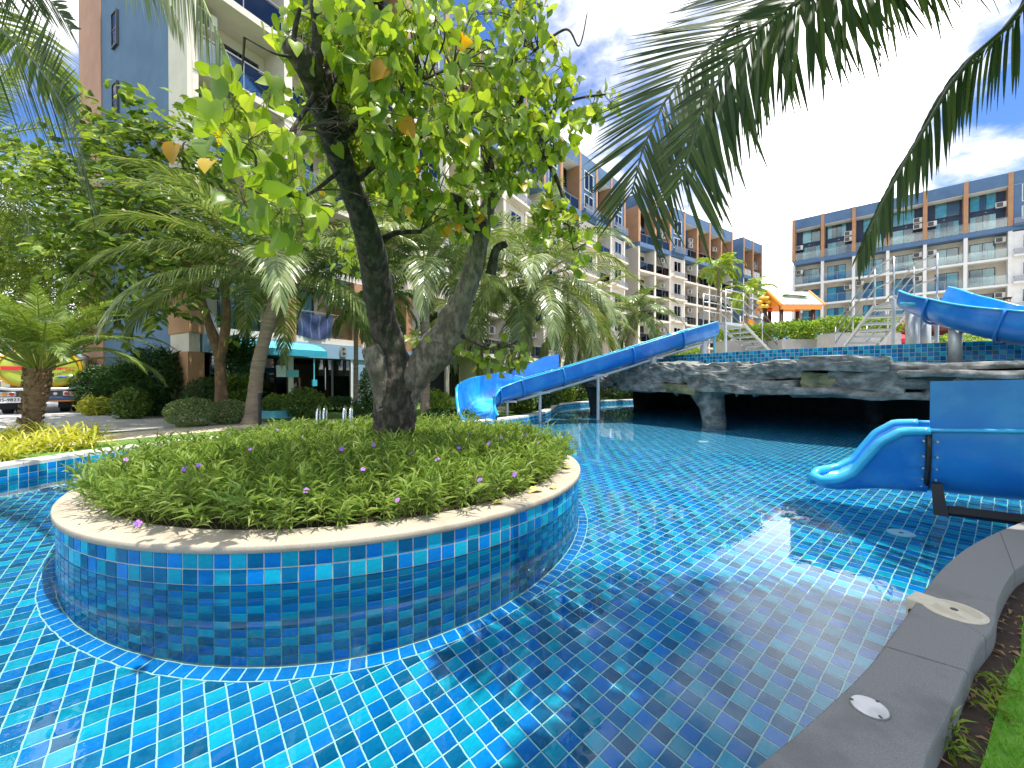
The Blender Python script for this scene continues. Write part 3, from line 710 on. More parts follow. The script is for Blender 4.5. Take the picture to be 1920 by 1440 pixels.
def palm(name, label, base, top, r0, r1, nfr, L, ll, mt, tmat, group=None, pairs=46, lw=.045, droop=.55, el=(80, -30), bend=(55, 85), nuts=0, seed=1, ringed=True, lean=None, skirt=False, start=.15, azs=None):
    t = thing(name, label, 'palm tree', base, 0, group); base = Vector(base); top = Vector(top); rs = random.Random(seed)
    mid = base.lerp(top, .5) + (Vector(lean) if lean else Vector((0, 0, 0)))
    line = resample(cat([base + Vector((0, 0, -.05)), base.lerp(mid, .45) + Vector((0, 0, .02)), mid, top], 8), .055)
    k = len(line); rad = []
    for i in range(k):
        s = i / (k - 1); r = r0 + (r1 - r0) * min(1, s * 1.4) + r0 * .45 * max(0, 1 - s * 9) ** 2
        rad.append(r * (1 + (.045 if ringed else .11) * ((i % 2) - .5)) * (1 + .05 * rs.uniform(-1, 1)))
    MB().tube(line, rad, 14, rough=.05 if ringed else .16, seed=seed).build('trunk', tmat, t, smooth=ringed)
    if not ringed or skirt:      # stubs of cut leaf bases
        mb = MB()
        for i in range(150):
            s = rs.random() ** .8; q = line[int(s * (k - 1))]; a = i * 2.39996; r = np.interp(s, [0, 1], [r0, r1]); o_ = Vector((math.cos(a), math.sin(a), 0))
            big = 1 + 1.0 * max(0, s - .6)
            mb.tube([q + o_ * r * .8, q + o_ * (r + .035 * big) + Vector((0, 0, .045)), q + o_ * (r + .045 * big) + Vector((0, 0, .085 * big))], [.035, .028, .008], 4)
        mb.build('leaf_base', tmat, t)
    for i in range(nfr):
        s = (i + .5) / nfr; az = (i * 2.39996 + rs.uniform(-.2, .2)) if azs is None else azs[i % len(azs)] + rs.uniform(-.12, .12)
        e = R(el[0] + (el[1] - el[0]) * s ** .85 + rs.uniform(-7, 7)); b = R(bend[0] + (bend[1] - bend[0]) * s + rs.uniform(-12, 12)); l = L * rs.uniform(.85, 1.08) * (.72 + .28 * min(1, s * 3))
        frond(t, arch(top + Vector((math.cos(az), math.sin(az), 0)) * r1 * .6 + Vector((0, 0, -.25 * s * r1)), az, e, l, b, curl=rs.uniform(-.25, .25)), pairs, ll, lw, droop * (.6 + .8 * s), mt, MT['rachis_green'], seed=seed * 97 + i, start=start, r0=.010 + .006 * L)
    for i in range(nuts):
        a = rs.uniform(0, 6.28); q = top + Vector((math.cos(a) * (r1 + .16), math.sin(a) * (r1 + .16), -.12 - .16 * rs.random()))
        mb = MB(); mb.lathe([(.001, -.13), (.06, -.105), (.10, -.04), (.105, .03), (.07, .09), (.03, .115), (.001, .12)], 12, q); mb.build('coconut', MT['coconut_green'], t, smooth=True)
    return t

def leafy_tree(name, label, base, trunks, blobs, size, mt, bark, tmpl=OVAL, wid=.42, group=None, up=.5):
    """trunks: list of (points, radii); blobs: (centre, radii, leaves)"""
    t = thing(name, label, 'tree', base, 0, group)
    mb = MB(); ends = []
    for pts, rad in trunks:
        line = resample(cat([Vector(p) for p in pts], 6), .12); mb.tube(line, list(np.interp(np.linspace(0, 1, len(line)), np.linspace(0, 1, len(rad)), rad)), 10, rough=.1, seed=3); ends += line[len(line) // 2:]
    mb.build('trunk', bark, t, smooth=True)
    lm = MB(); P_, D_, N_ = [], [], []
    for c, rad, n in blobs:
        c = Vector(c); e = min(ends, key=lambda q: (q - c).length)
        m_ = e.lerp(c, .5) + Vector((rnd.uniform(-.2, .2), rnd.uniform(-.2, .2), .15)); lm.tube(cat([e, m_, c], 4), list(np.linspace(.035, .012, 9)), 6)
        pos, out = blob_points(n, c, rad, .35, .38, rnd.random() * 60)
        # leaves sit in sprays: snap most of them onto short twigs that point outwards
        ns = max(6, n // 14); tp, to = blob_points(ns, c, (rad[0] * .92, rad[1] * .92, rad[2] * .92), .45, .35, rnd.random() * 60)
        to = nrm(to + unit(ns) * .7 + np.array([0, 0, .1])); k = nr.integers(0, ns, n); f = nr.random(n) * size * 4.5
        pos = tp[k] + to[k] * f[:, None] + nr.normal(0, size * .16, (n, 3))
        sd = nrm(np.cross(to[k], np.array([0, 0, 1.0])) * np.where(nr.random(n) < .5, 1, -1)[:, None])
        P_.append(pos); D_.append(nrm(sd * .9 + to[k] * .55 + unit(n) * .25 + np.array([0, 0, -.25]))); N_.append(nrm(np.array([0, 0, 1.0]) * up + unit(n) * .45 + out * .35))
        for q in range(0, ns, 2): lm.tube([Vector(tp[q] - to[q] * size), Vector(tp[q] + to[q] * size * 4)], [.008, .003], 3, cap=False)
    lm.build('limb', bark, t, smooth=True)['kind'] = 'stuff'
    Pn, Dn, Nn = np.concatenate(P_), np.concatenate(D_), np.concatenate(N_)
    scatter_leaves('crown', t, Pn, Dn, Nn, size * nr.uniform(.65, 1.25, len(Pn)), tmpl, mt, np.full(len(Pn), wid))
    return t

# ================================================================== PLANTER BED
bed = tag(link('ruellia_bed', None), 'dense green bed of narrow leaved purple ruellia filling the round planter', 'flower bed'); bed.location = (PC.x, PC.y, .2)
ns = 4400
rr_ = np.sqrt(nr.random(ns)) * 2.26; aa = nr.random(ns) * 2 * math.pi; px_, py_ = rr_ * np.cos(aa), rr_ * np.sin(aa)
hgt = np.array([.31 + .11 * mnoise.noise(Vector((x * 1.3, y * 1.3, 3))) + .05 * mnoise.noise(Vector((x * 4, y * 4, 9))) for x, y in zip(px_, py_)]) * nr.uniform(.65, 1.3, ns)
leanv = np.c_[px_, py_] / 2.2 * (np.clip(rr_ / 2.2 - .62, 0, 1) * 1.35)[:, None] + nr.normal(0, .16, (ns, 2))
P_, D_, N_, Sz = [], [], [], []
for j in range(13):
    f = .22 + .78 * (j + nr.random(ns)) / 13
    p = np.c_[px_ + leanv[:, 0] * hgt * f, py_ + leanv[:, 1] * hgt * f, np.maximum(.02, hgt * f * (1 - .28 * (np.linalg.norm(leanv, axis=1)) * f)) + .205]
    a = nr.random(ns) * 6.283; e = np.interp(f, [.2, 1], [-.1, .95]) + nr.normal(0, .25, ns)
    d = np.c_[np.cos(a) * np.cos(e), np.sin(a) * np.cos(e), np.sin(e)]; d[:, :2] += leanv * .25
    P_.append(p); D_.append(d); N_.append(nrm(np.c_[-np.cos(a) * np.sin(e), -np.sin(a) * np.sin(e), np.cos(e)] + unit(ns) * .25)); Sz.append(nr.uniform(.075, .155, ns))
Pn = np.concatenate(P_) + np.array([PC.x, PC.y, 0]); keep = Pn[:, 2] > .2
scatter_leaves('foliage', bed, Pn[keep], np.concatenate(D_)[keep], np.concatenate(N_)[keep], np.concatenate(Sz)[keep], LANCE, MT['ruellia_leaf'], np.full(keep.sum(), .125))
tops = np.c_[px_ + leanv[:, 0] * hgt * .95, py_ + leanv[:, 1] * hgt * .95, np.maximum(.02, hgt * .95) + .205]
st = np.stack([np.c_[px_, py_, np.full(ns, .19)] + np.array([.0025, 0, 0]), np.c_[px_, py_, np.full(ns, .19)] - np.array([.0025, 0, 0]), tops - np.array([.0015, 0, 0]), tops + np.array([.0015, 0, 0])], 1).reshape(-1, 3)
o = link('stems', np_mesh('stems', st - np.array([0, 0, .2]), (np.arange(ns)[:, None] * 4 + np.arange(4)[None]), MT['rachis_green']), bed); o['kind'] = 'stuff'
# flowers: five notched petals round a short funnel
fl_v = [(0, 0, 0)]; fl_f = []
for k in range(5):
    a = 2 * math.pi * k / 5; w = .52
    b0 = len(fl_v); fl_v += [(math.cos(a - w) * .35, math.sin(a - w) * .35, .16), (math.cos(a - w * .95) * .95, math.sin(a - w * .95) * .95, .20), (math.cos(a) * 1.05, math.sin(a) * 1.05, .10), (math.cos(a + w * .95) * .95, math.sin(a + w * .95) * .95, .20), (math.cos(a + w) * .35, math.sin(a + w) * .35, .16)]
    fl_f += [(0, b0, b0 + 4), (b0, b0 + 1, b0 + 2), (b0, b0 + 2, b0 + 4), (b0 + 4, b0 + 2, b0 + 3)]
fme = bpy.data.meshes.new('flower'); fme.from_pydata(fl_v, [], fl_f); fme.materials.append(MT['petal']); fme.update()
mb = MB(); mb.tube([(0, 0, -1.2), (0, 0, -.3), (0, 0, .06)], [.10, .16, .26], 6); eme = mb.mesh('flower_tube', MT['petal_eye'])
fl_px = [(573, 920), (372, 873), (256, 982), (745, 938), (569, 818), (640, 842), (700, 834), (917, 832), (940, 820), (985, 815), (770, 850), (820, 862), (470, 843), (430, 812), (520, 806), (545, 790), (380, 800), (300, 835), (235, 862), (190, 855), (345, 880), (660, 800), (610, 806), (880, 812), (1010, 830), (995, 868), (965, 890), (860, 840), (900, 900), (680, 880), (480, 790), (440, 800), (275, 890), (1020, 845), (940, 850), (790, 900), (560, 860), (400, 850)]
for i, (a, b) in enumerate(fl_px[:31]):
    # pushed along the line of sight until it sits just above the leaf tops
    best = None
    for k in range(120):
        Y = 2.5 + k * .045; q = P(a, b, Y); r = math.hypot(q.x - PC.x, q.y - PC.y)
        if r > 2.42: continue
        hz = .2 + .36 + .11 * mnoise.noise(Vector(((q.x - PC.x) * 1.3, (q.y - PC.y) * 1.3, 3))) + .03
        if r > 2.0: hz -= (r - 2.0) * .35
        if q.z <= hz: best = q; break
    if best is None: continue
    f = link('flower', fme, bed); f.location = best - Vector((PC.x, PC.y, .2)); s = rnd.uniform(.017, .023); f.scale = (s, s, s)
    f.rotation_euler = (R(rnd.uniform(20, 75)), R(rnd.uniform(-20, 20)), rnd.uniform(-.9, .9))
    e = link('flower_tube', eme, f)
# fallen leaves lying on the rim
lv = MB(); lv.add(HEART[0], HEART[1]); yel = mat('leaf_fallen_yellow', (.62, .50, .10), .7, (.70, .62, .20), 20); brn = mat('leaf_fallen_brown', (.42, .17, .06), .7, (.30, .12, .05), 20)
for (a, b, mt_, s, rz, lab) in ((1067, 879, yel, .11, 1.0, 'flat yellow fallen leaf lying furthest right on the planter rim'), (1010, 920, yel, .12, 2.3, 'yellow fallen leaf with curled edge on the planter rim beside the grass'), (1040, 917, yel, .07, .4, 'small pale yellow fallen leaf on the planter rim between two larger ones'), (940, 944, yel, .08, 1.9, 'yellowish fallen leaf half under the plants on the planter rim')):
    q = G(a, b, .249); o = tag(link('fallen_leaf', lv.mesh('fallen_leaf', mt_), None, q, (R(4), R(-5), rz)), lab, 'leaf'); o.scale = (s, s, s); o.location.z = .254
q = P(885, 918, 3.42); o = tag(link('fallen_leaf', lv.mesh('fallen_leaf', brn), None, q, (R(70), R(20), .4)), 'curled orange brown dead leaf caught in the planter greenery', 'leaf'); o.scale = (.11,) * 3
# ================================================================== THE TREE IN THE PLANTER
tb = Vector((-1.47, 5.0, .2))
tree = thing('hibiscus_tree', 'old forked tree with dark bark and big bright heart shaped leaves in the round planter', 'tree', tb)
def limb_line(L_):
    """L_: (px, py, Y, width in px); returns points and radii"""
    pts = cat([P(a, b, y) for a, b, y, w in L_], 16); rad = []
    for i in range(len(L_) - 1):
        for k in range(16): t = k / 16; rad.append(((L_[i][3] * (1 - t) + L_[i + 1][3] * t) / 2) / FPX * (L_[i][2] * (1 - t) + L_[i + 1][2] * t))
    rad.append(L_[-1][3] / 2 / FPX * L_[-1][2]); return pts, rad
limb_pts = []
def limb(name, L_, mt, n=14, rough=.16, part=True, sd=0):
    pts, rad = limb_line(L_); limb_pts.extend(pts)
    return MB().tube(pts, rad, n, rough=rough, seed=sd).build(name, mt, tree, smooth=True)
limb('trunk', [(738, 850, 5.0, 81), (737, 815, 5.0, 71), (738, 770, 5.0, 76), (738, 720, 5.0, 79), (733, 660, 4.93, 65), (716, 590, 4.75, 50), (703, 500, 4.45, 47), (684, 425, 4.1, 46), (655, 345, 3.75, 44), (628, 270, 3.4, 44), (606, 195, 3.1, 46), (588, 145, 2.92, 50), (572, 115, 2.85, 50), (552, 95, 2.82, 44), (541, 84, 2.8, 30)], MT['bark'], 28, .2, sd=1)
limb('fork_limb', [(742, 800, 5.0, 48), (765, 725, 5.0, 58), (792, 690, 5.02, 63), (822, 652, 5.02, 65), (846, 610, 5.0, 55), (868, 562, 4.97, 41), (888, 500, 4.92, 34), (903, 435, 4.86, 32), (922, 375, 4.8, 28), (955, 320, 4.72, 26), (992, 284, 4.66, 22), (1024, 254, 4.6, 21)], MT['bark_sunlit'], 28, .24, sd=4)
limb('cut_stub', [(735, 780, 4.95, 54), (722, 720, 4.88, 49), (706, 672, 4.8, 40), (696, 652, 4.78, 36)], MT['bark_sunlit'], 14, .2, sd=7)
MB().tube([P(697, 654, 4.78), P(694.5, 649, 4.775)], [.12, .10], 14).build('cut_face', MT['bark_brown'], tree)
for nm, L_ in (('branch', [(594, 140, 2.9, 26), (598, 80, 2.85, 20), (594, 20, 2.8, 18), (590, -60, 2.75, 14)]),
               ('branch', [(612, 190, 3.1, 26), (628, 110, 3.2, 26), (620, 40, 3.25, 24), (615, -60, 3.3, 18)]),
               ('branch', [(552, 100, 2.8, 12), (556, 60, 2.75, 9), (566, 20, 2.7, 6)]),
               ('branch', [(908, 430, 4.85, 34), (880, 420, 4.8, 30), (862, 385, 4.7, 26), (832, 372, 4.5, 22), (780, 378, 4.2, 15), (735, 375, 4.0, 9)]),
               ('branch', [(700, 470, 4.4, 16), (735, 440, 4.3, 11), (790, 435, 4.2, 7)]),
               ('branch', [(924, 372, 4.8, 26), (915, 300, 4.7, 20), (905, 210, 4.55, 17), (906, 160, 4.5, 15)]),
               ('branch', [(940, 350, 4.76, 22), (965, 250, 4.6, 17), (978, 165, 4.45, 13), (985, 90, 4.3, 9), (1002, 10, 4.2, 6)]),
               ('branch', [(920, 515, 4.92, 22), (930, 470, 4.85, 15), (950, 458, 4.8, 12)]),
               ('branch', [(985, 290, 4.67, 14), (1010, 240, 4.6, 11), (1030, 215, 4.55, 7), (1075, 190, 4.5, 5), (1135, 180, 4.5, 3)]),
               ('branch', [(1000, 275, 4.65, 12), (1040, 330, 4.62, 8), (1062, 400, 4.6, 5), (1075, 470, 4.6, 3)]),
               ('branch', [(630, 275, 3.4, 14), (690, 220, 3.3, 10), (760, 170, 3.2, 7), (850, 130, 3.3, 4)]),
               ('branch', [(600, 170, 3.0, 12), (540, 260, 2.75, 6), (480, 330, 2.5, 4)]),
               ('branch', [(560, 110, 2.82, 8), (520, 105, 2.7, 4), (462, 75, 2.6, 2.5)]),
               ('branch', [(850, 620, 5.0, 10), (885, 640, 4.9, 6), (930, 655, 4.8, 4), (970, 640, 4.75, 3)]),
               ('branch', [(1000, 100, 4.2, 6), (1060, 60, 4.2, 4), (1085, 90, 4.2, 3), (1100, 30, 4.2, 2)]),
               ('branch', [(660, 350, 3.75, 12), (720, 300, 3.6, 8), (790, 260, 3.5, 5), (850, 240, 3.5, 3)]),
               ('branch', [(640, 320, 3.6, 10), (590, 360, 3.0, 6), (540, 380, 2.6, 4), (500, 370, 2.4, 3)])):
    limb(nm, L_, MT['bark'], 9, .12)
blobs = [(495, 250, 70, 110, 2.2, 2.8, 42), (525, 355, 80, 55, 2.15, 2.6, 20), (440, 235, 18, 60, 2.3, 2.6, 9), (690, 60, 150, 80, 2.4, 3.5, 230), (640, 200, 100, 90, 2.5, 3.3, 120),
         (760, 230, 160, 110, 2.6, 4.2, 320), (730, 335, 110, 60, 3.2, 4.2, 110), (920, 230, 110, 120, 3.4, 4.8, 220), (950, 60, 95, 85, 3.3, 4.5, 150), (1040, 195, 75, 75, 3.8, 4.7, 90),
         (1125, 195, 32, 22, 4.4, 4.7, 12), (1058, 425, 45, 65, 4.3, 4.7, 60), (1010, 300, 50, 40, 4.3, 4.7, 22), (830, 385, 100, 40, 3.8, 4.6, 50), (968, 668, 28, 32, 4.65, 4.95, 18), (905, 650, 32, 25, 4.75, 4.95, 10), (570, 400, 50, 30, 2.3, 2.8, 10), (688, 500, 30, 60, 4.6, 5.2, 18), (780, 640, 15, 40, 4.9, 5.1, 5), (650, 470, 25, 30, 5.0, 5.5, 14)]
lp = np.array([tuple(p) for p in limb_pts])
twig = MB(); LP, LD, LN, LS = [], [], [], []
trk = np.array([(541, 40, 2.8), (545, 84, 2.8), (572, 115, 2.85), (588, 145, 2.92), (606, 195, 3.1), (628, 270, 3.4), (655, 345, 3.75), (684, 425, 4.1), (703, 500, 4.45), (716, 590, 4.75), (733, 660, 4.93)], float)
for cx, cy_, rx, ry, y0, y1, n in blobs:
    n = int(n * 2.0); ncl = max(1, n // 9)
    for c in range(ncl):
        while True:
            u, v = rnd.uniform(-1, 1), rnd.uniform(-1, 1)
            if u * u + v * v <= 1: break
        q = P(cx + u * rx, cy_ + v * ry, rnd.uniform(y0, y1)); qa = np.array(q)
        j = int(np.argmin(np.linalg.norm(lp - qa, axis=1) + .25 * np.maximum(0, lp[:, 2] - qa[2]))); a = Vector(lp[j])
        L_ = (q - a).length
        qx, qy = pix(q); tq = float(np.interp(qy, trk[:, 1], trk[:, 0]))
        if L_ < (1.6 if rnd.random() < .35 else .7) and not (qy < 420 and abs(qx - tq) < 170 and rnd.random() < .9):
            m_ = a.lerp(q, .55) + Vector((rnd.uniform(-.1, .1), rnd.uniform(-.1, .1), .10 * L_ + .02)); twig.tube(cat([a, m_, q], 3), list(np.linspace(.008, .0025, 7)), 4, cap=False)
        k = max(1, round(n / ncl + rnd.uniform(-2, 2)))
        for _ in range(k):
            off = Vector((rnd.gauss(0, .10), rnd.gauss(0, .10), rnd.gauss(-.02, .09))); b = q + off
            bx, by = pix(b); tx, ty = float(np.interp(by, trk[:, 1], trk[:, 0])), float(np.interp(by, trk[:, 1], trk[:, 2]))
            if abs(bx - tx) < 62 and by < 640 and b.y < ty + .22:
                if rnd.random() < .985: b = P(bx, by, ty + rnd.uniform(.25, .7))
            h = Vector((rnd.gauss(0, 1), rnd.gauss(0, 1), 0)).normalized(); el = R(rnd.uniform(-88, -20)) if rnd.random() < .8 else R(rnd.uniform(-20, 25))
            d = h * math.cos(el) + Vector((0, 0, math.sin(el)))
            nn = Vector((rnd.gauss(0, 1), rnd.gauss(0, 1), rnd.gauss(.4, .5))) + Vector((0, 0, .2))
            LP.append(tuple(b)); LD.append(tuple(d)); LN.append(tuple(nn)); LS.append(rnd.uniform(.07, .125) * (1.1 if y0 < 2.4 else 1))
            twig.tube([q, q.lerp(b, .6) + Vector((0, 0, .015)), b + d * .01], [.0022, .0016, .0013], 3, cap=False)
twig.build('twig', MT['twig'], tree)
LP, LD, LN, LS = map(np.array, (LP, LD, LN, LS)); Fm = frames(LD, LN)
score = LS / LP[:, 1]; order = np.argsort(-score); sel = order[:300]; rest = order[300:]; org = np.array(tb)
hv = MB(); hv.add(HEART[0], HEART[1]); hme = hv.mesh('leaf', MT['hibiscus_leaf'], smooth=True)
for i in sel:
    o = link('leaf', hme, tree); o.matrix_local = Matrix.Translation(Vector(LP[i] - org)) @ Matrix([list(r) for r in Fm[i]]).to_4x4() @ Matrix.Scale(LS[i], 4)
V, F = batch(HEART[0], HEART[1], LP[rest] - org, Fm[rest], LS[rest])
o = link('leaf_mass', np_mesh('leaf_mass', V, F, MT['hibiscus_leaf'], smooth=True), tree); o['kind'] = 'stuff'

# ================================================================== PALMS
def near_palm(name, label, base, crown, explicit, extra, mt, seed):
    t = thing(name, label, 'palm tree', base); base, crown = Vector(base), Vector(crown)
    line = resample(cat([base, base.lerp(crown, .5) + Vector((.1, .05, 0)), crown], 8), .08)
    MB().tube(line, [.17 - .05 * min(1, i / len(line) * 1.5) + .006 * (i % 2) for i in range(len(line))], 14, rough=.05).build('trunk', MT['palm_trunk'], t, smooth=True)
    for k, (pts, pairs, ll, lw, dr, split, mt_, kw) in enumerate(explicit):
        frond(t, cat([crown] + [Vector(p) for p in pts], 6), pairs, ll, lw, dr, mt_, MT['rachis_dark'] if mt_ is not MT['palm_leaf_pale'] else MT['rachis_green'], bool(split), seed=seed + k, seg=4, r0=.03, **kw)
    for k, (az, el, L, b) in enumerate(extra):
        frond(t, arch(crown, R(az), R(el), L, R(b)), 72, .9, .06, .5, mt, MT['rachis_green'], False, seed=seed + 50 + k, r0=.03)
    return t
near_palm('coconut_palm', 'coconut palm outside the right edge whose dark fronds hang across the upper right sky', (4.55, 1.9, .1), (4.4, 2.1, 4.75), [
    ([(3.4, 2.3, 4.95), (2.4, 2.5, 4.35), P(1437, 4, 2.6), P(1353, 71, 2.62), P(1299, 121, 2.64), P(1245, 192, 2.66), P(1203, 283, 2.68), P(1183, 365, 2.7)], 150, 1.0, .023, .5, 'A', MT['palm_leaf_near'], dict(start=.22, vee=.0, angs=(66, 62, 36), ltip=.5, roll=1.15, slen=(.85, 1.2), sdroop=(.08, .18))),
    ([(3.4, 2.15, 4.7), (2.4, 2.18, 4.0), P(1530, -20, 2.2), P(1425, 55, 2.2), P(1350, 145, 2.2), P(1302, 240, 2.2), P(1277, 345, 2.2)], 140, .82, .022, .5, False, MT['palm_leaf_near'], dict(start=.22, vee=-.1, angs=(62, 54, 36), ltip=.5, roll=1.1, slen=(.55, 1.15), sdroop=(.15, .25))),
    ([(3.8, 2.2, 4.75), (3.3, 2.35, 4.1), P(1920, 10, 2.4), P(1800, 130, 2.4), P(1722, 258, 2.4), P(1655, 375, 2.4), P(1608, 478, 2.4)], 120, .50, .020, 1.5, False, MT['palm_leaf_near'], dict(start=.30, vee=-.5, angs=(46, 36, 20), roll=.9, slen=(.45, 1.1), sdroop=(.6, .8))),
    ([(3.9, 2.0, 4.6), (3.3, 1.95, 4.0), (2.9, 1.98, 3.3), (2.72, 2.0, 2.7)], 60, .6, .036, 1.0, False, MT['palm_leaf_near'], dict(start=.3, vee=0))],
    [(206, 22, 3.8, 65), (222, 34, 3.8, 80), (236, 18, 3.7, 70), (250, 36, 3.7, 80), (268, 22, 3.6, 80), (290, 30, 3.6, 90), (320, 20, 3.6, 80), (0, 30, 3.6, 90), (40, 25, 3.6, 90), (214, 50, 3.8, 95), (242, 55, 3.7, 95), (199, 12, 3.9, 55), (213, 8, 3.9, 50), (228, 10, 3.9, 50), (243, 8, 3.8, 50), (256, 12, 3.8, 55), (184, 20, 3.9, 60), (222, 62, 3.9, 110), (205, 40, 4.0, 80)], MT['palm_leaf_near'], 100)  # crown mostly out of view; many fronds added to shade coping and water
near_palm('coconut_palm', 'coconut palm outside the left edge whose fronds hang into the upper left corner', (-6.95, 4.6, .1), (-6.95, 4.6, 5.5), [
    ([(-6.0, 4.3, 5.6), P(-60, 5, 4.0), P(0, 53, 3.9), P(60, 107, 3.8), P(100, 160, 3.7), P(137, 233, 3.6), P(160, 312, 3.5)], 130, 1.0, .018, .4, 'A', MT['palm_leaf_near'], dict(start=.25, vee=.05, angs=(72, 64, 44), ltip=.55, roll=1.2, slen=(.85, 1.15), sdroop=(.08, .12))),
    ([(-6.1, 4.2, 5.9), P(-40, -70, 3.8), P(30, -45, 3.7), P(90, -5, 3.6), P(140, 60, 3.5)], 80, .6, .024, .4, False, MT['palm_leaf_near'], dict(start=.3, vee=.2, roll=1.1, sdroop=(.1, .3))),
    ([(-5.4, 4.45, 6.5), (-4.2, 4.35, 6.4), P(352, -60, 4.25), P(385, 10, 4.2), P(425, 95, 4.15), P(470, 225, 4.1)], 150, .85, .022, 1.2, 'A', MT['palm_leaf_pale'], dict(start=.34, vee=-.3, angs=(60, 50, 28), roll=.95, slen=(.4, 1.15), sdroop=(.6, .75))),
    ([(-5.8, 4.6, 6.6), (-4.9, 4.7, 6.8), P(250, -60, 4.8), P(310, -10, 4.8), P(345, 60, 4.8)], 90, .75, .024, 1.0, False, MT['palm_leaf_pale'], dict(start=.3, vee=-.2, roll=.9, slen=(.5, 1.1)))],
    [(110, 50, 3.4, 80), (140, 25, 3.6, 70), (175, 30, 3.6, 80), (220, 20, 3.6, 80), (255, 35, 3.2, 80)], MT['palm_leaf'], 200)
GZ = .10
palm('coconut_palm', 'tall leaning coconut palm with green nuts left of the old tree', (-6.7, 10.5, GZ), P(528, 527, 10.3),   .17, .14, 30, 4.3, .85, MT['palm_leaf_silver'], MT['palm_trunk'], 'coconut palms behind the pool', nuts=9, seed=3, lean=(-.12, 0, 0), pairs=105, lw=.036, el=(84, 4), bend=(45, 85), droop=.5)
palm('coconut_palm', 'straight coconut palm with green nuts right behind the old tree', (-2.66, 12.6, GZ), P(797, 500, 12.6), .15, .13, 26, 4.0, .85, MT['palm_leaf_silver'], MT['palm_trunk'], 'coconut palms behind the pool', nuts=10, seed=8, pairs=95, lw=.04, el=(82, 5), bend=(50, 80))
palm('coconut_palm', 'bushy coconut palm rising behind the left water slide', (.3, 17.2, GZ), P(1004, 528, 17.0), .16, .14, 30, 5.0, 1.0, MT['palm_leaf_silver'], MT['palm_trunk'], 'coconut palms behind the pool', nuts=5, seed=12, pairs=92, lw=.046)
palm('coconut_palm', 'low coconut palm above the middle of the left slide', (2.6, 22.4, GZ), P(1078, 598, 22.4), .16, .14, 26, 4.2, .9, MT['palm_leaf_silver'], MT['palm_trunk'], 'coconut palms behind the pool', seed=15, pairs=72, lw=.045)
palm('coconut_palm', 'far coconut palm just left of the slide stairs', (6.6, 26, GZ), P(1190, 585, 26), .16, .14, 22, 3.3, .8, MT['palm_leaf'], MT['palm_trunk'], 'coconut palms behind the pool', seed=21, pairs=64, lw=.05)
palm('coconut_palm', 'coconut palm between the old tree and the bushy palm, furthest back', (-1.7, 21, GZ), P(905, 575, 21), .16, .14, 24, 4.4, .9, MT['palm_leaf_silver'], MT['palm_trunk'], 'coconut palms behind the pool', seed=27, pairs=44, lw=.055)
palm('foxtail_palm', 'small fluffy palm in front of the entrance, left of the dark trunk', (-5.4, 14.2, GZ), P(668, 575, 14.2), .09, .07, 13, 1.6, .38, MT['palm_leaf'], MT['palm_trunk'], seed=33, pairs=60, lw=.03, droop=.8)
palm('foxtail_palm', 'small fluffy palm seen right of the dark trunk', (-4.3, 14.8, GZ), P(728, 565, 14.8), .09, .07, 13, 1.6, .38, MT['palm_leaf'], MT['palm_trunk'], seed=35, pairs=60, lw=.03, droop=.8)
palm('coconut_palm', 'distant dark coconut palm at the far left edge', (-18.6, 14, GZ), (-18.2, 14, 9.2), .18, .15, 20, 4.6, .9, MT['palm_leaf'], MT['palm_trunk'], seed=41, pairs=46, lw=.05)
palm('date_palm', 'short feathery date palm with rough stubbly trunk in front of the tank truck', (-10.3, 8.75, GZ), P(74, 690, 8.75), .14, .17, 46, 2.4, .40, MT['date_leaf'], MT['date_trunk'], nuts=0, seed=52, ringed=False, pairs=66, lw=.020, droop=.35, el=(86, 38), bend=(42, 84), start=.22)
# ================================================================== SHRUBS AND TREES
def at(px, Y, z=GZ): return ((px - 960) / FPX * Y, Y, z)
bush('topiary_shrub', 'clipped grey green dome shrub at the left, the larger of two', at(360, 10.0), (.56, .52, .36), 5200, .045, MT['leaf_grey'], 'clipped dome shrubs', wid=.55, shell=.8, bumps=.06)
bush('topiary_shrub', 'clipped grey green dome shrub at the left, the smaller of two', at(430, 10.6), (.45, .42, .32), 4200, .045, MT['leaf_grey'], 'clipped dome shrubs', wid=.55, shell=.8, bumps=.06)
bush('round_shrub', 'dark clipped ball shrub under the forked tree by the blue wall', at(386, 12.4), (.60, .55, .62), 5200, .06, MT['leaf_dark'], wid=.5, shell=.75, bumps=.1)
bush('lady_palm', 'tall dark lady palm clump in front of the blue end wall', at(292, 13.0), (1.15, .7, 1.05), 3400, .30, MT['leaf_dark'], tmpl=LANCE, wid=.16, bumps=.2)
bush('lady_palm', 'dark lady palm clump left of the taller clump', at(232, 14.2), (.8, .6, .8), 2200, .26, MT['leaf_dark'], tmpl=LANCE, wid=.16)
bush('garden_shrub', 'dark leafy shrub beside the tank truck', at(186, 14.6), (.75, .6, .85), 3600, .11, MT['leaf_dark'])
bush('garden_shrub', 'glossy mid green shrub at the foot of the lady palms', at(245, 12.0), (.5, .4, .45), 2200, .09, MT['leaf_mid'])
bush('garden_shrub', 'pale variegated low shrub by the drive', at(178, 13.2), (.42, .35, .3), 1200, .10, MT['leaf_yellow'])
bush('garden_shrub', 'green shrub left of the leaning palm base', at(448, 12.6), (.55, .5, .42), 2400, .09, MT['leaf_mid'])
bush('spiky_plant', 'spiky dracaena with stiff leaves behind the dome shrubs', at(440, 13.0, .6), (.5, .5, .42), 420, .46, MT['leaf_mid'], cat_='plant', tmpl=LANCE, wid=.09, shell=.05, bumps=.1)
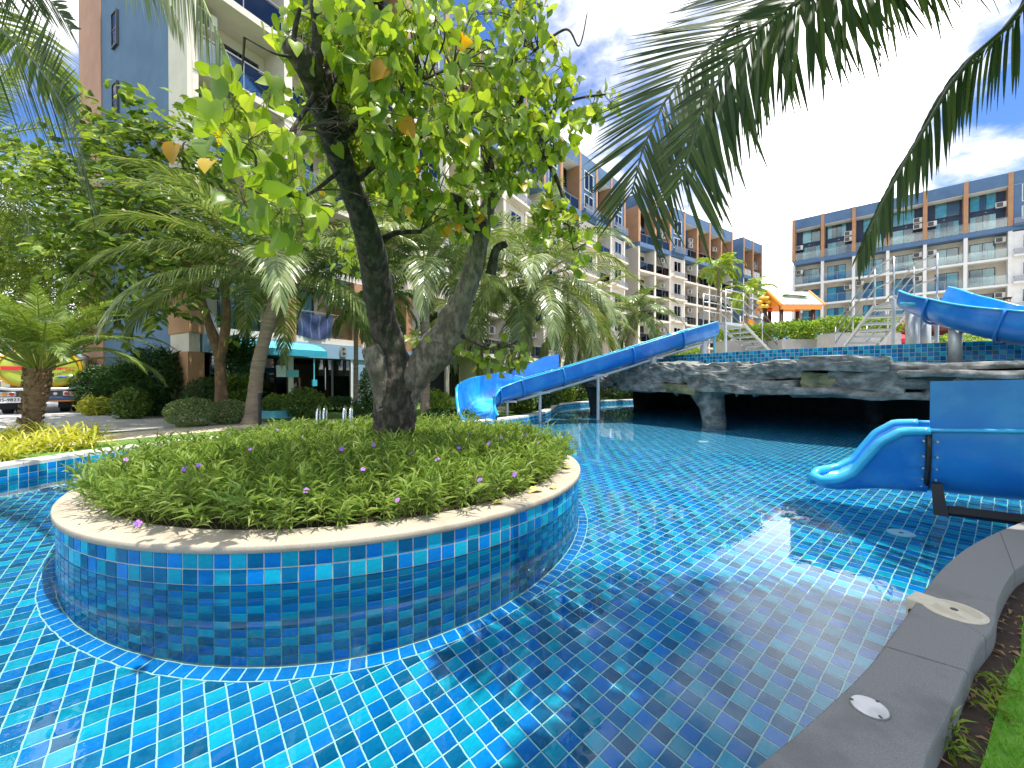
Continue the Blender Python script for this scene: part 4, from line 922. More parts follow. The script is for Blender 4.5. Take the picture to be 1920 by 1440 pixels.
bush('spiky_plant', 'spiky dracaena on a thin stem left of the glass door', at(449, 12.2, 1.55), (.48, .48, .45), 460, .42, MT['leaf_dark'], cat_='plant', tmpl=LANCE, wid=.08, shell=.05, bumps=.1, stems=2)
bush('door_shrub', 'rounded green shrub right of the palm base before the entrance', at(574, 12.2), (.60, .5, .46), 3600, .075, MT['leaf_mid'])
bush('door_shrub', 'green shrub directly right of the leaning palm trunk', at(516, 12.6), (.36, .36, .36), 1600, .075, MT['leaf_mid'])
bush('low_hedge', 'low clipped hedge under the entrance glass', at(634, 14.8), (.75, .3, .28), 2600, .06, MT['leaf_dark'], cat_='hedge', shell=.75, bumps=.08)
bush('wall_creeper', 'green creeper column climbing the pale blue wall', at(690, 16.0), (.38, .25, .85), 2600, .08, MT['leaf_mid'], bumps=.12)
bush('garden_shrub', 'yellowish shrub right of the planter tree', at(818, 13.2), (.5, .45, .42), 1800, .08, MT['leaf_hedge'])
bush('garden_shrub', 'low dark shrub row left of the slide exit', at(840, 11.6), (.8, .35, .16), 1800, .07, MT['leaf_dark'])
bush('garden_shrub', 'low shrub directly behind the planter tree base', at(680, 12.0), (.45, .35, .26), 1400, .07, MT['leaf_dark'])
k_ = 0
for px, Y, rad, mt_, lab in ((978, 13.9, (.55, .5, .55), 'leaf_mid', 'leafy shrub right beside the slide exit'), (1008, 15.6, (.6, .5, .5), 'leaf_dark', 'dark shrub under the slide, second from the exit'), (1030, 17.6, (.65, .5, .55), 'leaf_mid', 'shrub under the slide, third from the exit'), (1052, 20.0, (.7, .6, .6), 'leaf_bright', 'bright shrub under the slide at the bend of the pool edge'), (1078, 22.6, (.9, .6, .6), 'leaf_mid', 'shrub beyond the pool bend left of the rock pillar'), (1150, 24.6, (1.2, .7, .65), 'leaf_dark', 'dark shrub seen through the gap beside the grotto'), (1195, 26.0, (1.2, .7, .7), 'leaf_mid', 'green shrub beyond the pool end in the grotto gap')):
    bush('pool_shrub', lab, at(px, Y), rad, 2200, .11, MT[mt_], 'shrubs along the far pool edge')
# yellow striped strap plants along the left pool edge
def strap_plant(base, lab, n=46, L=.62):
    t = thing('strap_plant', lab, 'plant', base, 0, 'yellow striped strap leaf plants by the left pool edge'); V, F = [], []
    for i in range(n):
        az = rnd.uniform(0, 6.283); el = R(rnd.uniform(25, 82)); pts = arch((rnd.gauss(0, .05), rnd.gauss(0, .05), 0), az, el, L * rnd.uniform(.6, 1.15), R(rnd.uniform(60, 130)), 6); sdv = Vector((-math.sin(az), math.cos(az), 0)); b0 = len(V)
        for k, p in enumerate(pts):
            w = .013 * (1 - (k / 6) ** 3 * .95); V += [p - sdv * w, p + sdv * w]
        F += [(b0 + 2 * k, b0 + 2 * k + 1, b0 + 2 * k + 3, b0 + 2 * k + 2) for k in range(6)]
    o = link('foliage', np_mesh('foliage', np.array([tuple(v) for v in V]), np.array(F), MT['leaf_yellow']), t); o['kind'] = 'stuff'
    return t
sp = [(-20, 6.2), (25, 6.4), (70, 6.5), (118, 6.6), (160, 6.8), (-15, 7.0), (35, 7.2), (85, 7.3), (130, 7.5), (172, 7.8), (20, 8.0), (75, 8.3), (128, 8.5), (-30, 5.7), (10, 5.75)]
sl = ['nearest the left picture edge', 'in the front row, second from the left', 'in the front row, third from the left', 'in the front row, fourth from the left', 'at the right end of the front row', 'in the middle row at the left picture edge', 'in the middle row left of the date palm foot', 'in the middle row right of the date palm foot', 'in the middle row, second from the right', 'at the right end of the bed beside the planter', 'in the back row at the left', 'in the back row beside the date palm trunk', 'in the back row at the right', 'hanging over the coping at the far left', 'closest to the coping at the left']
for (px, Y), l in zip(sp, sl): strap_plant(at(px, Y, .1), 'yellow striped strap leaf plant ' + l)

leafy_tree('broadleaf_tree', 'forked broadleaf tree with sprays of large leaves before the blue end wall', at(412, 11.6), [
    ([at(416, 11.6, .05), P(413, 690, 11.6), P(410, 660, 11.6), P(388, 595, 11.5), P(366, 520, 11.4), P(330, 440, 11.3)], [.17, .14, .13, .10, .08, .05]),
    ([P(412, 680, 11.6), P(425, 600, 11.6), P(420, 500, 11.7), P(400, 400, 11.7), P(350, 320, 11.6)], [.13, .11, .09, .07, .04])],
    [(P(255, 400, 11.2), (1.7, 1.2, 1.0), 1227), (P(330, 335, 11.4), (1.3, 1.1, .9), 954), (P(290, 470, 11.0), (1.3, 1.0, .8), 763), (P(190, 450, 11.4), (1.3, 1.0, .9), 709), (P(295, 265, 11.4), (.55, .5, .75), 259), (P(352, 268, 11.6), (.45, .5, .7), 204), (P(405, 545, 11.0), (.8, .6, .4), 177), (P(255, 545, 10.9), (.9, .6, .35), 177), (P(190, 340, 12.2), (1.2, 1.0, .7), 572)],
    .30, MT['leaf_spray'], MT['bark_brown'], wid=.42)
leafy_tree('fine_leaf_tree', 'bright green fine leaved tree above the tank truck', at(30, 18.5), [([at(30, 18.5, 0), P(36, 650, 18.5), P(60, 540, 18.4), P(90, 440, 18.2)], [.2, .18, .13, .07])],
    [(P(60, 440, 17), (2.6, 1.8, 1.7), 6600), (P(150, 510, 16.6), (1.8, 1.5, 1.3), 4400), (P(20, 560, 17), (2.2, 1.6, 1.4), 4840), (P(-20, 470, 17), (2.2, 1.6, 1.6), 3300), (P(140, 590, 17.5), (1.6, 1.2, .9), 2860), (P(50, 625, 20), (3, 1.5, 1.0), 3300)],
    .13, MT['leaf_bright'], MT['bark_brown'], wid=.45)
leafy_tree('background_tree', 'tall dark tree filling the far left background', at(-10, 30), [([at(-10, 30, 0), P(-10, 560, 30), P(20, 400, 30)], [.3, .25, .12])],
    [(P(20, 400, 30), (5, 3, 3), 5720), (P(110, 480, 30), (4, 3, 3), 4840), (P(-20, 560, 30), (5, 3, 3), 4840), (P(120, 600, 30), (4, 3, 2.2), 3960)], .28, MT['leaf_mid'], MT['bark_brown'], wid=.45)
# turf blades and litter by the coping at the right
nb_ = 42000
q = np.c_[nr.uniform(.75, 3.6, nb_), nr.uniform(.45, 3.0, nb_)]
lim = np.array([(p.x, p.y) for p in offs(turf_line, .11)])
yl = np.interp(q[:, 0], lim[:, 0], lim[:, 1]) if np.all(np.diff(lim[:, 0]) > 0) else None
pol = np.array(turf_in + [(30, 4), (30, -25), (-12, -25), (-12, -1.2)])
q = q[inside(q, pol) & (q[:, 1] < 3.0)]; nb_ = len(q)
pos = np.c_[q, np.full(nb_, .111)]; a = nr.random(nb_) * 6.283; e = nr.uniform(.6, 1.5, nb_); d = np.c_[np.cos(a) * np.cos(e), np.sin(a) * np.cos(e), np.sin(e)]
grass = link('turf_grass', np_mesh('turf_grass', *batch(LANCE[0], LANCE[1], pos, frames(d, unit(nb_)), nr.uniform(.018, .034, nb_), np.full(nb_, .12)), MT['turf_blade']))
tag(grass, 'short bright green turf beside the grey coping', 'grass', kind='stuff')
n_ = 260; q = np.c_[nr.uniform(.8, 2.6, n_ * 6), nr.uniform(.4, 2.2, n_ * 6)]; so = np.array(soil_in + soil_o[::-1]); q = q[inside(q, so)][:n_]
pos = np.c_[q, np.full(len(q), .108)]; d = unit(len(q)); d[:, 2] *= .15
tag(link('leaf_litter', np_mesh('leaf_litter', *batch(LANCE[0], LANCE[1], pos, frames(d, np.array([0, 0, 1.0]) + unit(len(q)) * .3), nr.uniform(.02, .06, len(q)), np.full(len(q), .3)), MT['dry_leaf'])), 'dry brown leaf litter on the soil along the coping', 'leaf litter', kind='stuff')
for i, (px, py, l) in enumerate(((1775, 1400, 'grass tuft growing from the soil at the foot of the coping'), (1850, 1300, 'thin weed at the turf edge halfway along the coping'), (1760, 1425, 'leafy weed at the very bottom beside the coping'), (1838, 1345, 'small clover like weed between turf and coping'))):
    q = G(px + 25, py, .105); bush('weed', l, q, (.03, .03, .035), 34, .05, MT['leaf_bright'], cat_='weed', tmpl=LANCE, wid=.14, shell=.05, stems=0)
# ================================================================== BUILDINGS
_cache = {}
def cached(key, fn):
    if key not in _cache: _cache[key] = fn()
    return _cache[key]
def frame_mesh(w, h, mt, cols, rows=1, d=.09, b=.055):
    def fn():
        mb = MB(); mb.box((0, -d, 0), (w, 0, b)).box((0, -d, h - b), (w, 0, h)).box((0, -d, b), (b, 0, h - b)).box((w - b, -d, b), (w, 0, h - b))
        for k in range(1, cols): x = w * k / cols; mb.box((x - b * .45, -d + .01, b), (x + b * .45, -.005, h - b))
        for k in range(1, rows): z = h * k / rows; mb.box((b, -d + .015, z - b * .4), (w - b, -.008, z + b * .4))
        return mb.mesh('window', mt)
    return cached(('fr', round(w, 2), round(h, 2), mt.name, cols, rows), fn)
def pane_mesh(w, h, mt):
    return cached(('pa', round(w, 2), round(h, 2), mt.name), lambda: MB().box((.05, -.065, .05), (w - .05, -.055, h - .05)).mesh('pane', mt))
def curtain_mesh(w, h, mt, spans):
    def fn():
        mb = MB()
        for a, b in spans:
            n = max(6, int((b - a) * w / .05)); A, B = [], []
            for i in range(n + 1):
                x = .05 + (w - .1) * (a + (b - a) * i / n); y = -.032 + .011 * math.sin(i * 1.9) * (1 if i % 3 else .4); A.append((x, y, .05)); B.append((x, y - .002, h - .05))
            mb.strip(A, B)
        return mb.mesh('curtain', mt)
    return cached(('cu', round(w, 2), round(h, 2), mt.name, spans), fn)
SP = [((0, .36), (.64, 1)), ((0, 1),), ((0, .5),), ((0, .22), (.78, 1)), ((.45, 1),)]
def window(b, x, y, z, w, h, cols=2, rows=1, fm='frame_dark', cur='curtain_teal', full=None, glass='glass_window'):
    o = link('window', frame_mesh(w, h, MT[fm], cols, rows), b, (x, y, z))
    link('backing', cached(('bk', round(w, 2), round(h, 2)), lambda: MB().box((.03, -.006, .03), (w - .03, -.002, h - .03)).mesh('backing', MT['room_shade'])), o)
    link('curtain', curtain_mesh(w, h, MT[cur], SP[rnd.randrange(5)] if full is None else SP[full]), o)
    link('pane', pane_mesh(w, h, MT[glass]), o); return o
def ac_unit(b, x, y, z, rz=0):
    def fn():
        return MB().bbox((-.38, -.15, 0), (.38, .15, .56), .02).mesh('air_conditioner', MT['ac_white'])
    o = link('air_conditioner', cached('ac', fn), b, (x, y, z), (0, 0, rz))
    def gr():
        mb = MB(); c = Vector((-.1, -.155, .28))
        for r in (.06, .11, .16, .21):
            ring = [(c.x + r * math.cos(t), c.y, c.z + r * math.sin(t)) for t in np.linspace(0, 2 * math.pi, 17)]; mb.tube(ring, .010, 4, cap=False)
        mb.box((-.33, -.152, .05), (.13, -.1505, .51)); return mb.mesh('grille', MT['ac_grille'])
    link('grille', cached('acg', gr), o); return o
def railing(b, x0, x1, y, z, glass=True):
    w = x1 - x0
    def posts():
        mb = MB(); mb.box((0, -.025, .98), (w, .025, 1.02))
        for k in range(3): xx = .02 + (w - .04) * k / 2; mb.box((xx - .015, -.015, 0), (xx + .015, .015, .98))
        return mb.mesh('railing', MT['rail_grey'])
    o = link('railing', cached(('ra', round(w, 2)), posts), b, (x0, y, z))
    link('glass_panel', cached(('gp', round(w, 2)), lambda: MB().box((.04, -.006, .06), (w - .04, .006, .93)).mesh('glass_panel', MT['glass_rail'])), o)
    return o
def tray(b, x0, x1, z, mt):
    """small projecting window balcony with a slatted grey rail"""
    w = x1 - x0; o = link('window_balcony', cached(('tr', round(w, 2), mt.name), lambda: MB().box((0, -.55, -.16), (w, 0, .02)).mesh('window_balcony', mt)), b, (x0, -.005, z))
    def sl():
        mb = MB()
        for k in range(6): mb.box((.02, -.545, .08 + k * .09), (w - .02, -.52, .13 + k * .09))
        for xx in (.03, w * .5, w - .07): mb.box((xx, -.54, .02), (xx + .04, -.515, .62))
        for yy in (.03, w - .05): mb.box((yy - .01, -.52, .5), (yy + .01, -.01, .56))
        return mb.mesh('rail', MT['rail_grey'])
    link('rail', cached(('trs', round(w, 2)), sl), o); return o
mat('cream_pale', (.70, .63, .54), .8, (.62, .56, .48), 1.4, bump=.05)
SH, NLOW, ZTOP = 2.75, 6, 22.6
def building(name, label, org, u, bays, bw, depth=11, wall_up='blue_wall', wall_low='cream_wall', col_low='white_paint', first=0, skip0=(), side=None, tc=('curtain_teal',), end2=None):
    a = math.atan2(u[1], u[0]); b = thing(name, label, 'building', (org[0], org[1], 0), a)
    n = len(bays); L = n * bw; zb = .2 + NLOW * SH; name_r = wall_up == 'navy_wall'
    MB().box((0, 1.35, 0), (L, depth, zb)).local('wall', MT[wall_low], b)
    MB().box((0, 1.352, zb + .002), (L, depth, ZTOP - .35)).local('upper_wall', MT[wall_up], b)
    MB().box((.02, .3, ZTOP - .345), (L - .02, depth - .02, ZTOP - .12)).local('roof', MT['deck_mat'], b)
    MB().box((0, -.08, zb - .12), (L, 1.349, zb + .38)).local('blue_band', MT['blue_wall'], b)
    for i in range(n):
        o = MB().box((i * bw + .176, -.0, ZTOP - 1.35), ((i + 1) * bw - .176, 1.349, ZTOP - .02)).local('parapet', MT['blue_wall'], b)
        MB().box((i * bw + .18, .01, ZTOP - 1.372), ((i + 1) * bw - .18, 1.34, ZTOP - 1.352)).local('soffit', MT['white_paint'], b)
    for j in range(first, NLOW):
        z0 = .2 + j * SH
        if j > 0: MB().box((.0, -.05, z0 - .24), (L, 1.345, z0)).local('balcony_slab', MT[col_low], b)
    for i in range(n + 1):
        x = i * bw
        MB().box((x - .15, -.02, .1), (x + .15, 1.343, zb - .125)).local('pillar', MT[col_low], b)
        MB().box((x - .174, -.06, zb + .383), (x + .174, 1.346, ZTOP)).local('fin', MT['orange_wall'], b)
    for i, bt in enumerate(bays):
        x0, x1 = i * bw + .16, (i + 1) * bw - .16; cw = x1 - x0
        for j in range(first, NLOW):
            z0 = .2 + j * SH
            if j == 0 and i in skip0: continue
            c = tc[rnd.randrange(len(tc))]
            if bt == 'rec':
                ww = cw * (.66 if name_r else .52); window(b, x0 + (.25 if i % 2 else cw - .25 - ww), 1.348, z0 + .02, ww, 2.05, 2, 1, cur=c)
                if j > 0: railing(b, x0 + .02, x1 - .02, .06, z0)
                if rnd.random() < .85: ac_unit(b, x0 + (.42 if not i % 2 else cw - .42), .75, z0 + rnd.choice((1.45, 1.75)), 0)
            else:
                MB().box((x0 - .012, .05, z0 + .002), (x1 + .012, 1.33, z0 + SH - .242)).local('bay_wall', MT[col_low], b)
                window(b, x0 + cw * .22, .048, z0 + .75, cw * .56, 1.35, 2, 1, 'frame_white', 'curtain_green', full=1)
                if j > 0: tray(b, x0, x1, z0 + .05, MT[col_low])
        zu = zb + .38
        if bt == 'rec':
            xx = x0 + (.2 if i % 2 else cw - .2 - cw * .7)
            window(b, xx, 1.350, zu + .02, cw * .7, 1.95, 2, 1, cur=tc[0]); window(b, xx, 1.350, zu + 2.45, cw * .7, 1.75, 2, 1, cur=tc[0])
            railing(b, x0 + .02, x1 - .02, .06, zu)
            if i % 3 != 2: ac_unit(b, x0 + (.42 if not i % 2 else cw - .42), .62, zu + 1.55); 
            if i % 2: ac_unit(b, x0 + cw - .42, .62, zu + 2.25)
            MB().lathe([(.001, -.05), (.07, -.04), (.09, 0), (.001, .02)], 10, (x0 + cw * .5, 1.30, zu + 2.22)).local('wall_lamp', MT['frame_white'], b)
        else:
            MB().box((x0 - .012, .03, zu + .003), (x1 + .012, 1.33, ZTOP - 1.376)).local('bay_wall', MT['blue_wall'], b)
            window(b, x0 + cw * .2, .028, zu + .55, cw * .6, 1.3, 2, 1, 'frame_white', 'curtain_teal', full=1); window(b, x0 + cw * .2, .028, zu + 2.3, cw * .6, 1.75, 2, 1, 'frame_white', 'curtain_teal', full=1)
            tray(b, x0, x1, zu + .03, MT['blue_wall'])
    return b
bA = building('apartment_block', 'near apartment block with blue end wall and cream balconies behind the old tree', (-9.97, 12.9), (.52, .854), ['rec', 'rec', 'rec', 'sol', 'rec', 'rec', 'sol', 'rec', 'sol'], 3.03, 11, col_low='cream_pale', skip0=(0, 1, 2, 3), tc=('curtain_teal', 'curtain_beige', 'curtain_green'))
bW = building('apartment_wing', 'middle apartment wing with blue and orange top storeys above the palms', (4.35, 36.25), (.661, .75), ['rec', 'sol', 'rec', 'sol'], 3.03, 11, first=2, col_low='cream_pale', tc=('curtain_teal', 'curtain_beige'))
bC = building('apartment_block', 'apartment block with orange corner wall above the left slide', (14.5, 47), (.812, .584), ['rec', 'rec', 'sol', 'rec', 'rec', 'rec', 'rec'], 3.03, 12, first=2, col_low='cream_pale', tc=('curtain_beige', 'curtain_teal'))
bD = building('apartment_block', 'furthest narrow apartment block with dark blue flank left of the playhouse', (34.6, 61.5), (.812, .584), ['rec', 'rec'], 2.9, 12, first=2, tc=('curtain_green',))
bR = building('apartment_block', 'long apartment block with orange pilasters filling the right background', (37.6, 55), (.73, -.68), ['rec'] * 6 + ['sol'] + ['rec'] * 2, 3.1, 12, wall_up='navy_wall', first=1, tc=('curtain_teal', 'curtain_teal', 'curtain_beige'))
# flanks
MB().box((-.03, -.03, .1), (-.002, .55, ZTOP - .5)).local('corner_strip', MT['cream_wall'], bA)
mb = MB(); mb.box((-.06, .55, .1), (-.003, 8.1, ZTOP)).local('flank', MT['blue_wall'], bA)
MB().box((-.10, 8.1, .1), (-.003, 11.0, ZTOP)).local('flank', MT['pink_wall'], bA)
for j in range(1, 8):
    o = window(bA, -.062, 0, .6 + j * SH, .55, 1.35, 1, 2, 'frame_dark', 'curtain_beige', full=3); o.location = (-.061, 6.7, .5 + j * SH); o.rotation_euler = (0, 0, R(-90))
zb = .2 + NLOW * SH
for b_, d_ in ((bC, 12), (bD, 12)):
    MB().box((-.2, -.06, zb + .4), (-.176, d_, ZTOP - 1.4)).local('flank', MT['orange_wall' if b_ is bC else 'blue_wall'], b_)
    MB().box((-.2, -.06, ZTOP - 1.399), (-.176, d_, ZTOP)).local('flank', MT['blue_wall'], b_)
    MB().box((-.2, -.06, zb - .12), (-.155, d_, zb + .399)).local('flank', MT['blue_wall'], b_)
    MB().box((-.19, -.04, .1), (-.152, d_, zb - .121)).local('flank', MT['pebble_wall' if b_ is bC else 'blue_wall'], b_)
MB().box((5.95, 1.0, .1), (8.2, 11, ZTOP - 2.6)).local('end_bay', MT['cream_wall'], bD); MB().box((5.95, .98, ZTOP - 2.599), (8.25, 11, ZTOP - .9)).local('end_parapet', MT['blue_wall'], bD)

# --- entrance of the near block
mat('turquoise', (.03, .36, .52), .35, (.05, .45, .62), 3, coat=.3); mat('turquoise_pale', (.10, .50, .62), .35, (.16, .58, .70), 4); mat('letter_steel', (.42, .41, .38), .4, metal=.6)
mat('floor_tile', (.30, .28, .25), .5); mat('wood_dark', (.10, .05, .03), .5); mat('paper_white', (.70, .74, .70), .7); mat('paper_teal', (.18, .52, .56), .7)
MB().box((.2, -.16, 2.12), (12.0, 1.30, 2.69)).local('fascia', MT['pale_blue_wall'], bA)
MB().box((5.72, -.10, .1), (7.6, 1.31, 2.118)).local('entrance_wall', MT['pale_blue_wall'], bA)
MB().box((7.6, .1, .1), (12.0, 1.32, 2.116)).local('ground_wall', MT['interior_dark'], bA)
MB().box((.3, 1.30, .1), (5.7, 1.345, 2.115)).local('lobby_dark_panel', MT['interior_dark'], bA)  # near-black panel carries the dimness of the unlit lobby in its colour
MB().box((.3, -.05, .06), (5.7, 1.29, .13)).local('lobby_floor', MT['floor_tile'], bA)
MB().box((3.9, 1.22, .9), (4.9, 1.29, 1.9)).local('notice_board', MT['wood_dark'], bA)
for x0, x1 in ((.4, 1.75), (1.75, 2.95), (3.95, 4.8), (4.8, 5.68)):
    o = link('door_glass', frame_mesh(x1 - x0, 2.0, MT['frame_dark'], 1, 1, .06, .045), bA, (x0, .0, .115)); link('pane', pane_mesh(x1 - x0, 2.0, MT['glass_door']), o)
MB().box((5.66, -.12, .1), (5.74, -.04, 2.118)).local('frame_post', MT['frame_white'], bA)
MB().tube([(4.45, -.1, .85), (4.45, -.1, 1.75)], .022, 8).tube([(4.45, -.1, .9), (4.45, .0, .9)], .012, 6).tube([(4.45, -.1, 1.7), (4.45, .0, 1.7)], .012, 6).local('door_handle', MT['chrome'], bA)
MB().box((2.5, -.075, 1.35), (2.86, -.07, 1.78)).local('notice', MT['paper_white'], bA); MB().box((2.88, -.0755, 1.35), (3.35, -.0705, 1.62)).local('notice', MT['paper_teal'], bA)
MB().box((3.88, -.13, 1.0), (4.08, -.06, 1.25)).local('access_reader', MT['turquoise'], bA); MB().box((3.95, -.10, 1.25), (3.99, -.07, 2.1)).local('conduit', MT['turquoise_pale'], bA)
for x in (0, 1, 2, 3):
    MB().box((x * 3.03 - .21, -.12, 2.72), (x * 3.03 + .21, 1.34, 5.4)).local('orange_pillar', MT['orange_wall'], bA)
MB().box((-.22, -.13, .1), (.22, .95, 2.118)).local('orange_pillar', MT['orange_wall'], bA)
aw = thing('awning', 'turquoise plastic awning with pale translucent front over the glass entrance', 'awning', bA.location, bA.rotation_euler.z)
prof = [(-.165, 2.63), (-.5, 2.60), (-.95, 2.48), (-1.3, 2.30)]
A_ = [(x, y, z) for x in (1.0, 4.9) for y, z in prof]
mb = MB(); k = len(prof)
mb.strip([(.6, y, z) for y, z in prof], [(3.7, y, z) for y, z in prof]); mb.strip([(.6, y, z - .02) for y, z in prof], [(3.7, y, z - .02) for y, z in prof], flip=True); mb.local('sheet', MT['turquoise_pale'], aw, smooth=True)
mb = MB(); mb.box((.6, -1.33, 2.08), (3.7, -1.30, 2.31)); mb.local('front_valance', MT['turquoise'], aw)
for x in (.62, 1.64, 2.66, 3.68):
    mb = MB(); mb.tube([(x, y, z - .035) for y, z in prof], .018, 6); mb.tube([(x, -.17, 2.2), (x, -1.25, 2.2)], .016, 6); mb.local('bracket', MT['turquoise'], aw)
def text(name, s, size, mt, parent, loc, rot, ext=.01, align='CENTER', shear=0):
    me = _tmesh[s]; me.materials.append(mt); return link(name, me, parent, loc, rot)
lt = thing('building_letter', 'large grey metal letter B on the pale blue fascia', 'letter', bA.location, bA.rotation_euler.z)
text('letter', 'B', .62, MT['letter_steel'], lt, (5.2, -.21, 2.40), (R(90), 0, 0), .045)
# blue sheet hung over the first floor balcony rail
mat('sheet_blue', (.02, .035, .10), .9, (.04, .065, .16), 12); mat('sheet_stripe', (.10, .13, .22), .9)
sh = thing('hung_sheet', 'dark blue checked sheet hung over the first floor balcony rail', 'cloth', bA.location, bA.rotation_euler.z); mb = MB(); rows = []
nx, nz = 28, 12
for iz in range(nz + 1):
    for ix in range(nx + 1):
        u, v = ix / nx, iz / nz; sag = .16 * math.sin(math.pi * u); tp = 3.93 - sag * .9; bt_ = 2.92 - .08 * math.sin(math.pi * u) + .12 * abs(u - .5)
        x = 3.25 + 1.55 * (u + (.5 - u) * .12 * v); y = -.09 - .03 * math.sin(v * 7 + abs(u - .5) * 9) * (1 - abs(2 * u - 1) * .3) - .02 * math.sin(u * 40); rows.append((x, y, tp + (bt_ - tp) * v))
mb.add(rows, [(iz * (nx + 1) + ix, iz * (nx + 1) + ix + 1, (iz + 1) * (nx + 1) + ix + 1, (iz + 1) * (nx + 1) + ix) for iz in range(nz) for ix in range(nx)])
mb.m = [1 if (f[0] % (nx + 1)) % 7 == 3 else 0 for f in mb.f]; mb.local('cloth', [MT['sheet_blue'], MT['sheet_stripe']], sh, smooth=True)

# ================================================================== PEOPLE
mat('skin', (.42, .25, .17), .6); mat('hair_black', (.012, .010, .009), .6); mat('cloth_black', (.012, .012, .013), .9); mat('cloth_grey', (.10, .10, .11), .9); mat('cloth_dark_red', (.12, .03, .03), .9)
def skin_obj(name, verts, edges, radii, mt, parent, root=0, sub=2):
    me = bpy.data.meshes.new(name); me.from_pydata(verts, edges, []); o = link(name, me, parent); me.materials.append(mt)
    md = o.modifiers.new('skin', 'SKIN'); sk = me.skin_vertices[0].data
    for i, r in enumerate(radii): sk[i].radius = (r, r) if not isinstance(r, tuple) else r; sk[i].use_root = (i == root)
    md.use_smooth_shade = True; s = o.modifiers.new('sub', 'SUBSURF'); s.levels = s.render_levels = sub; return o
def person(label, loc, rz, H, shirt, pants, arms):
    t = thing('person', label, 'person', loc, rz); k = H / 1.75
    def S(v): return [(a * k, b * k, c * k) for a, b, c in v]
    body = [(0, 0, .95), (0, .01, 1.15), (0, 0, 1.36), (0, .0, 1.46), (0, -.01, 1.54), (0, -.015, 1.64), (0, -.01, 1.70)]; e = [(i, i + 1) for i in range(6)]; r = [.13, .125, .12, .06, .055, .082, .06]
    for s in (-1, 1):
        b0 = len(body); body += [(s * .09, 0, .88), (s * .10, -.01, .50), (s * .105, .02, .10), (s * .11, -.10, .04)]; e += [(0, b0), (b0, b0 + 1), (b0 + 1, b0 + 2), (b0 + 2, b0 + 3)]; r += [.085, .058, .042, .035]
        b0 = len(body); a = arms[0 if s < 0 else 1]; body += [(s * .18, 0, 1.40)] + [(s * p[0], p[1], p[2]) for p in a]; e += [(2, b0)] + [(b0 + i, b0 + i + 1) for i in range(len(a))]; r += [.055, .042, .032, .026]
    skin_obj('body', S(body), e, [x * k for x in r], MT['skin'], t)
    sv = [(0, 0, .93), (0, .01, 1.15), (0, 0, 1.37), (0, 0, 1.46)]; se = [(0, 1), (1, 2), (2, 3)]; sr = [.16, .15, .145, .085]
    for s in (-1, 1):
        a = arms[0 if s < 0 else 1]; b0 = len(sv); m_ = tuple((Vector((s * .18, 0, 1.40)).lerp(Vector((s * a[0][0], a[0][1], a[0][2])), .7))); sv += [(s * .19, 0, 1.40), m_]; se += [(2, b0), (b0, b0 + 1)]; sr += [.072, .062]
    skin_obj('shirt', S(sv), se, [x * k for x in sr], shirt, t)
    pv = [(0, 0, .97)]; pe = []; pr = [.15]
    for s in (-1, 1): b0 = len(pv); pv += [(s * .09, 0, .87), (s * .10, -.01, .50), (s * .105, .015, .12)]; pe += [(0, b0), (b0, b0 + 1), (b0 + 1, b0 + 2)]; pr += [.102, .076, .060]
    skin_obj('trousers', S(pv), pe, [x * k for x in pr], pants, t)
    skin_obj('hair', S([(0, .015, 1.66), (0, .012, 1.735), (0, .06, 1.64)]), [(0, 1), (0, 2)], [.085 * k, .055 * k, .06 * k], MT['hair_black'], t)
    mb = MB()
    for s in (-1, 1): mb.lathe([(.001, -.008), (.009, 0), (.001, .008)], 6, (s * .03 * k, -.098 * k, 1.645 * k))
    mb.local('eye', MT['cloth_black'], t); MB().tube([Vector((0, -.09, 1.645)) * k, Vector((0, -.118, 1.605)) * k, Vector((0, -.095, 1.60)) * k], [.008, .014, .010], 6).local('nose', MT['skin'], t)
    MB().tube([Vector((-.025, -.088, 1.575)) * k, Vector((0, -.096, 1.573)) * k, Vector((.025, -.088, 1.575)) * k], .006, 5).local('mouth', MT['cloth_dark_red'], t)
    for s in (-1, 1):            # hands: palm with four fingers and a thumb
        a = arms[0 if s < 0 else 1]; w = Vector((s * a[-1][0], a[-1][1], a[-1][2])); d = (w - Vector((s * a[-2][0], a[-2][1], a[-2][2]))).normalized(); sd = d.cross(Vector((s, 0, 0))).normalized() if abs(d.x) < .9 else Vector((0, 1, 0))
        hv = [w - d * .01, w + d * .05]; he = [(0, 1)]; hr = [.024, .03]
        for f in range(4):
            o_ = sd * (-.024 + .016 * f); ln = (.052, .062, .058, .045)[f]; b0 = len(hv); q = w + d * .075 + o_; hv += [q, q + d * ln * .6 - Vector((s, 0, 0)) * .008, q + d * ln - Vector((s, 0, 0)) * .022]; he += [(1, b0), (b0, b0 + 1), (b0 + 1, b0 + 2)]; hr += [.0095, .0085, .007]
        b0 = len(hv); hv += [w + d * .03 - sd * .035, w + d * .06 - sd * .05]; he += [(0, b0), (b0, b0 + 1)]; hr += [.011, .009]
        skin_obj('hand', [tuple(v * k) for v in hv], he, [x * k for x in hr], MT['skin'], t, sub=1)
    return t
dn = [(.24, .02, 1.14), (.25, -.03, .90), (.25, -.04, .84)]
q = Vector((-9.97, 12.9, 0)) + Vector((.52, .854, 0)) * 3.42 + Vector((-.854, .52, 0)) * .45
person('person in black shirt standing in the glass doorway, back turned', (q.x, q.y, .13), R(35 + 180), 1.70, MT['cloth_black'], MT['cloth_grey'], (dn, dn))
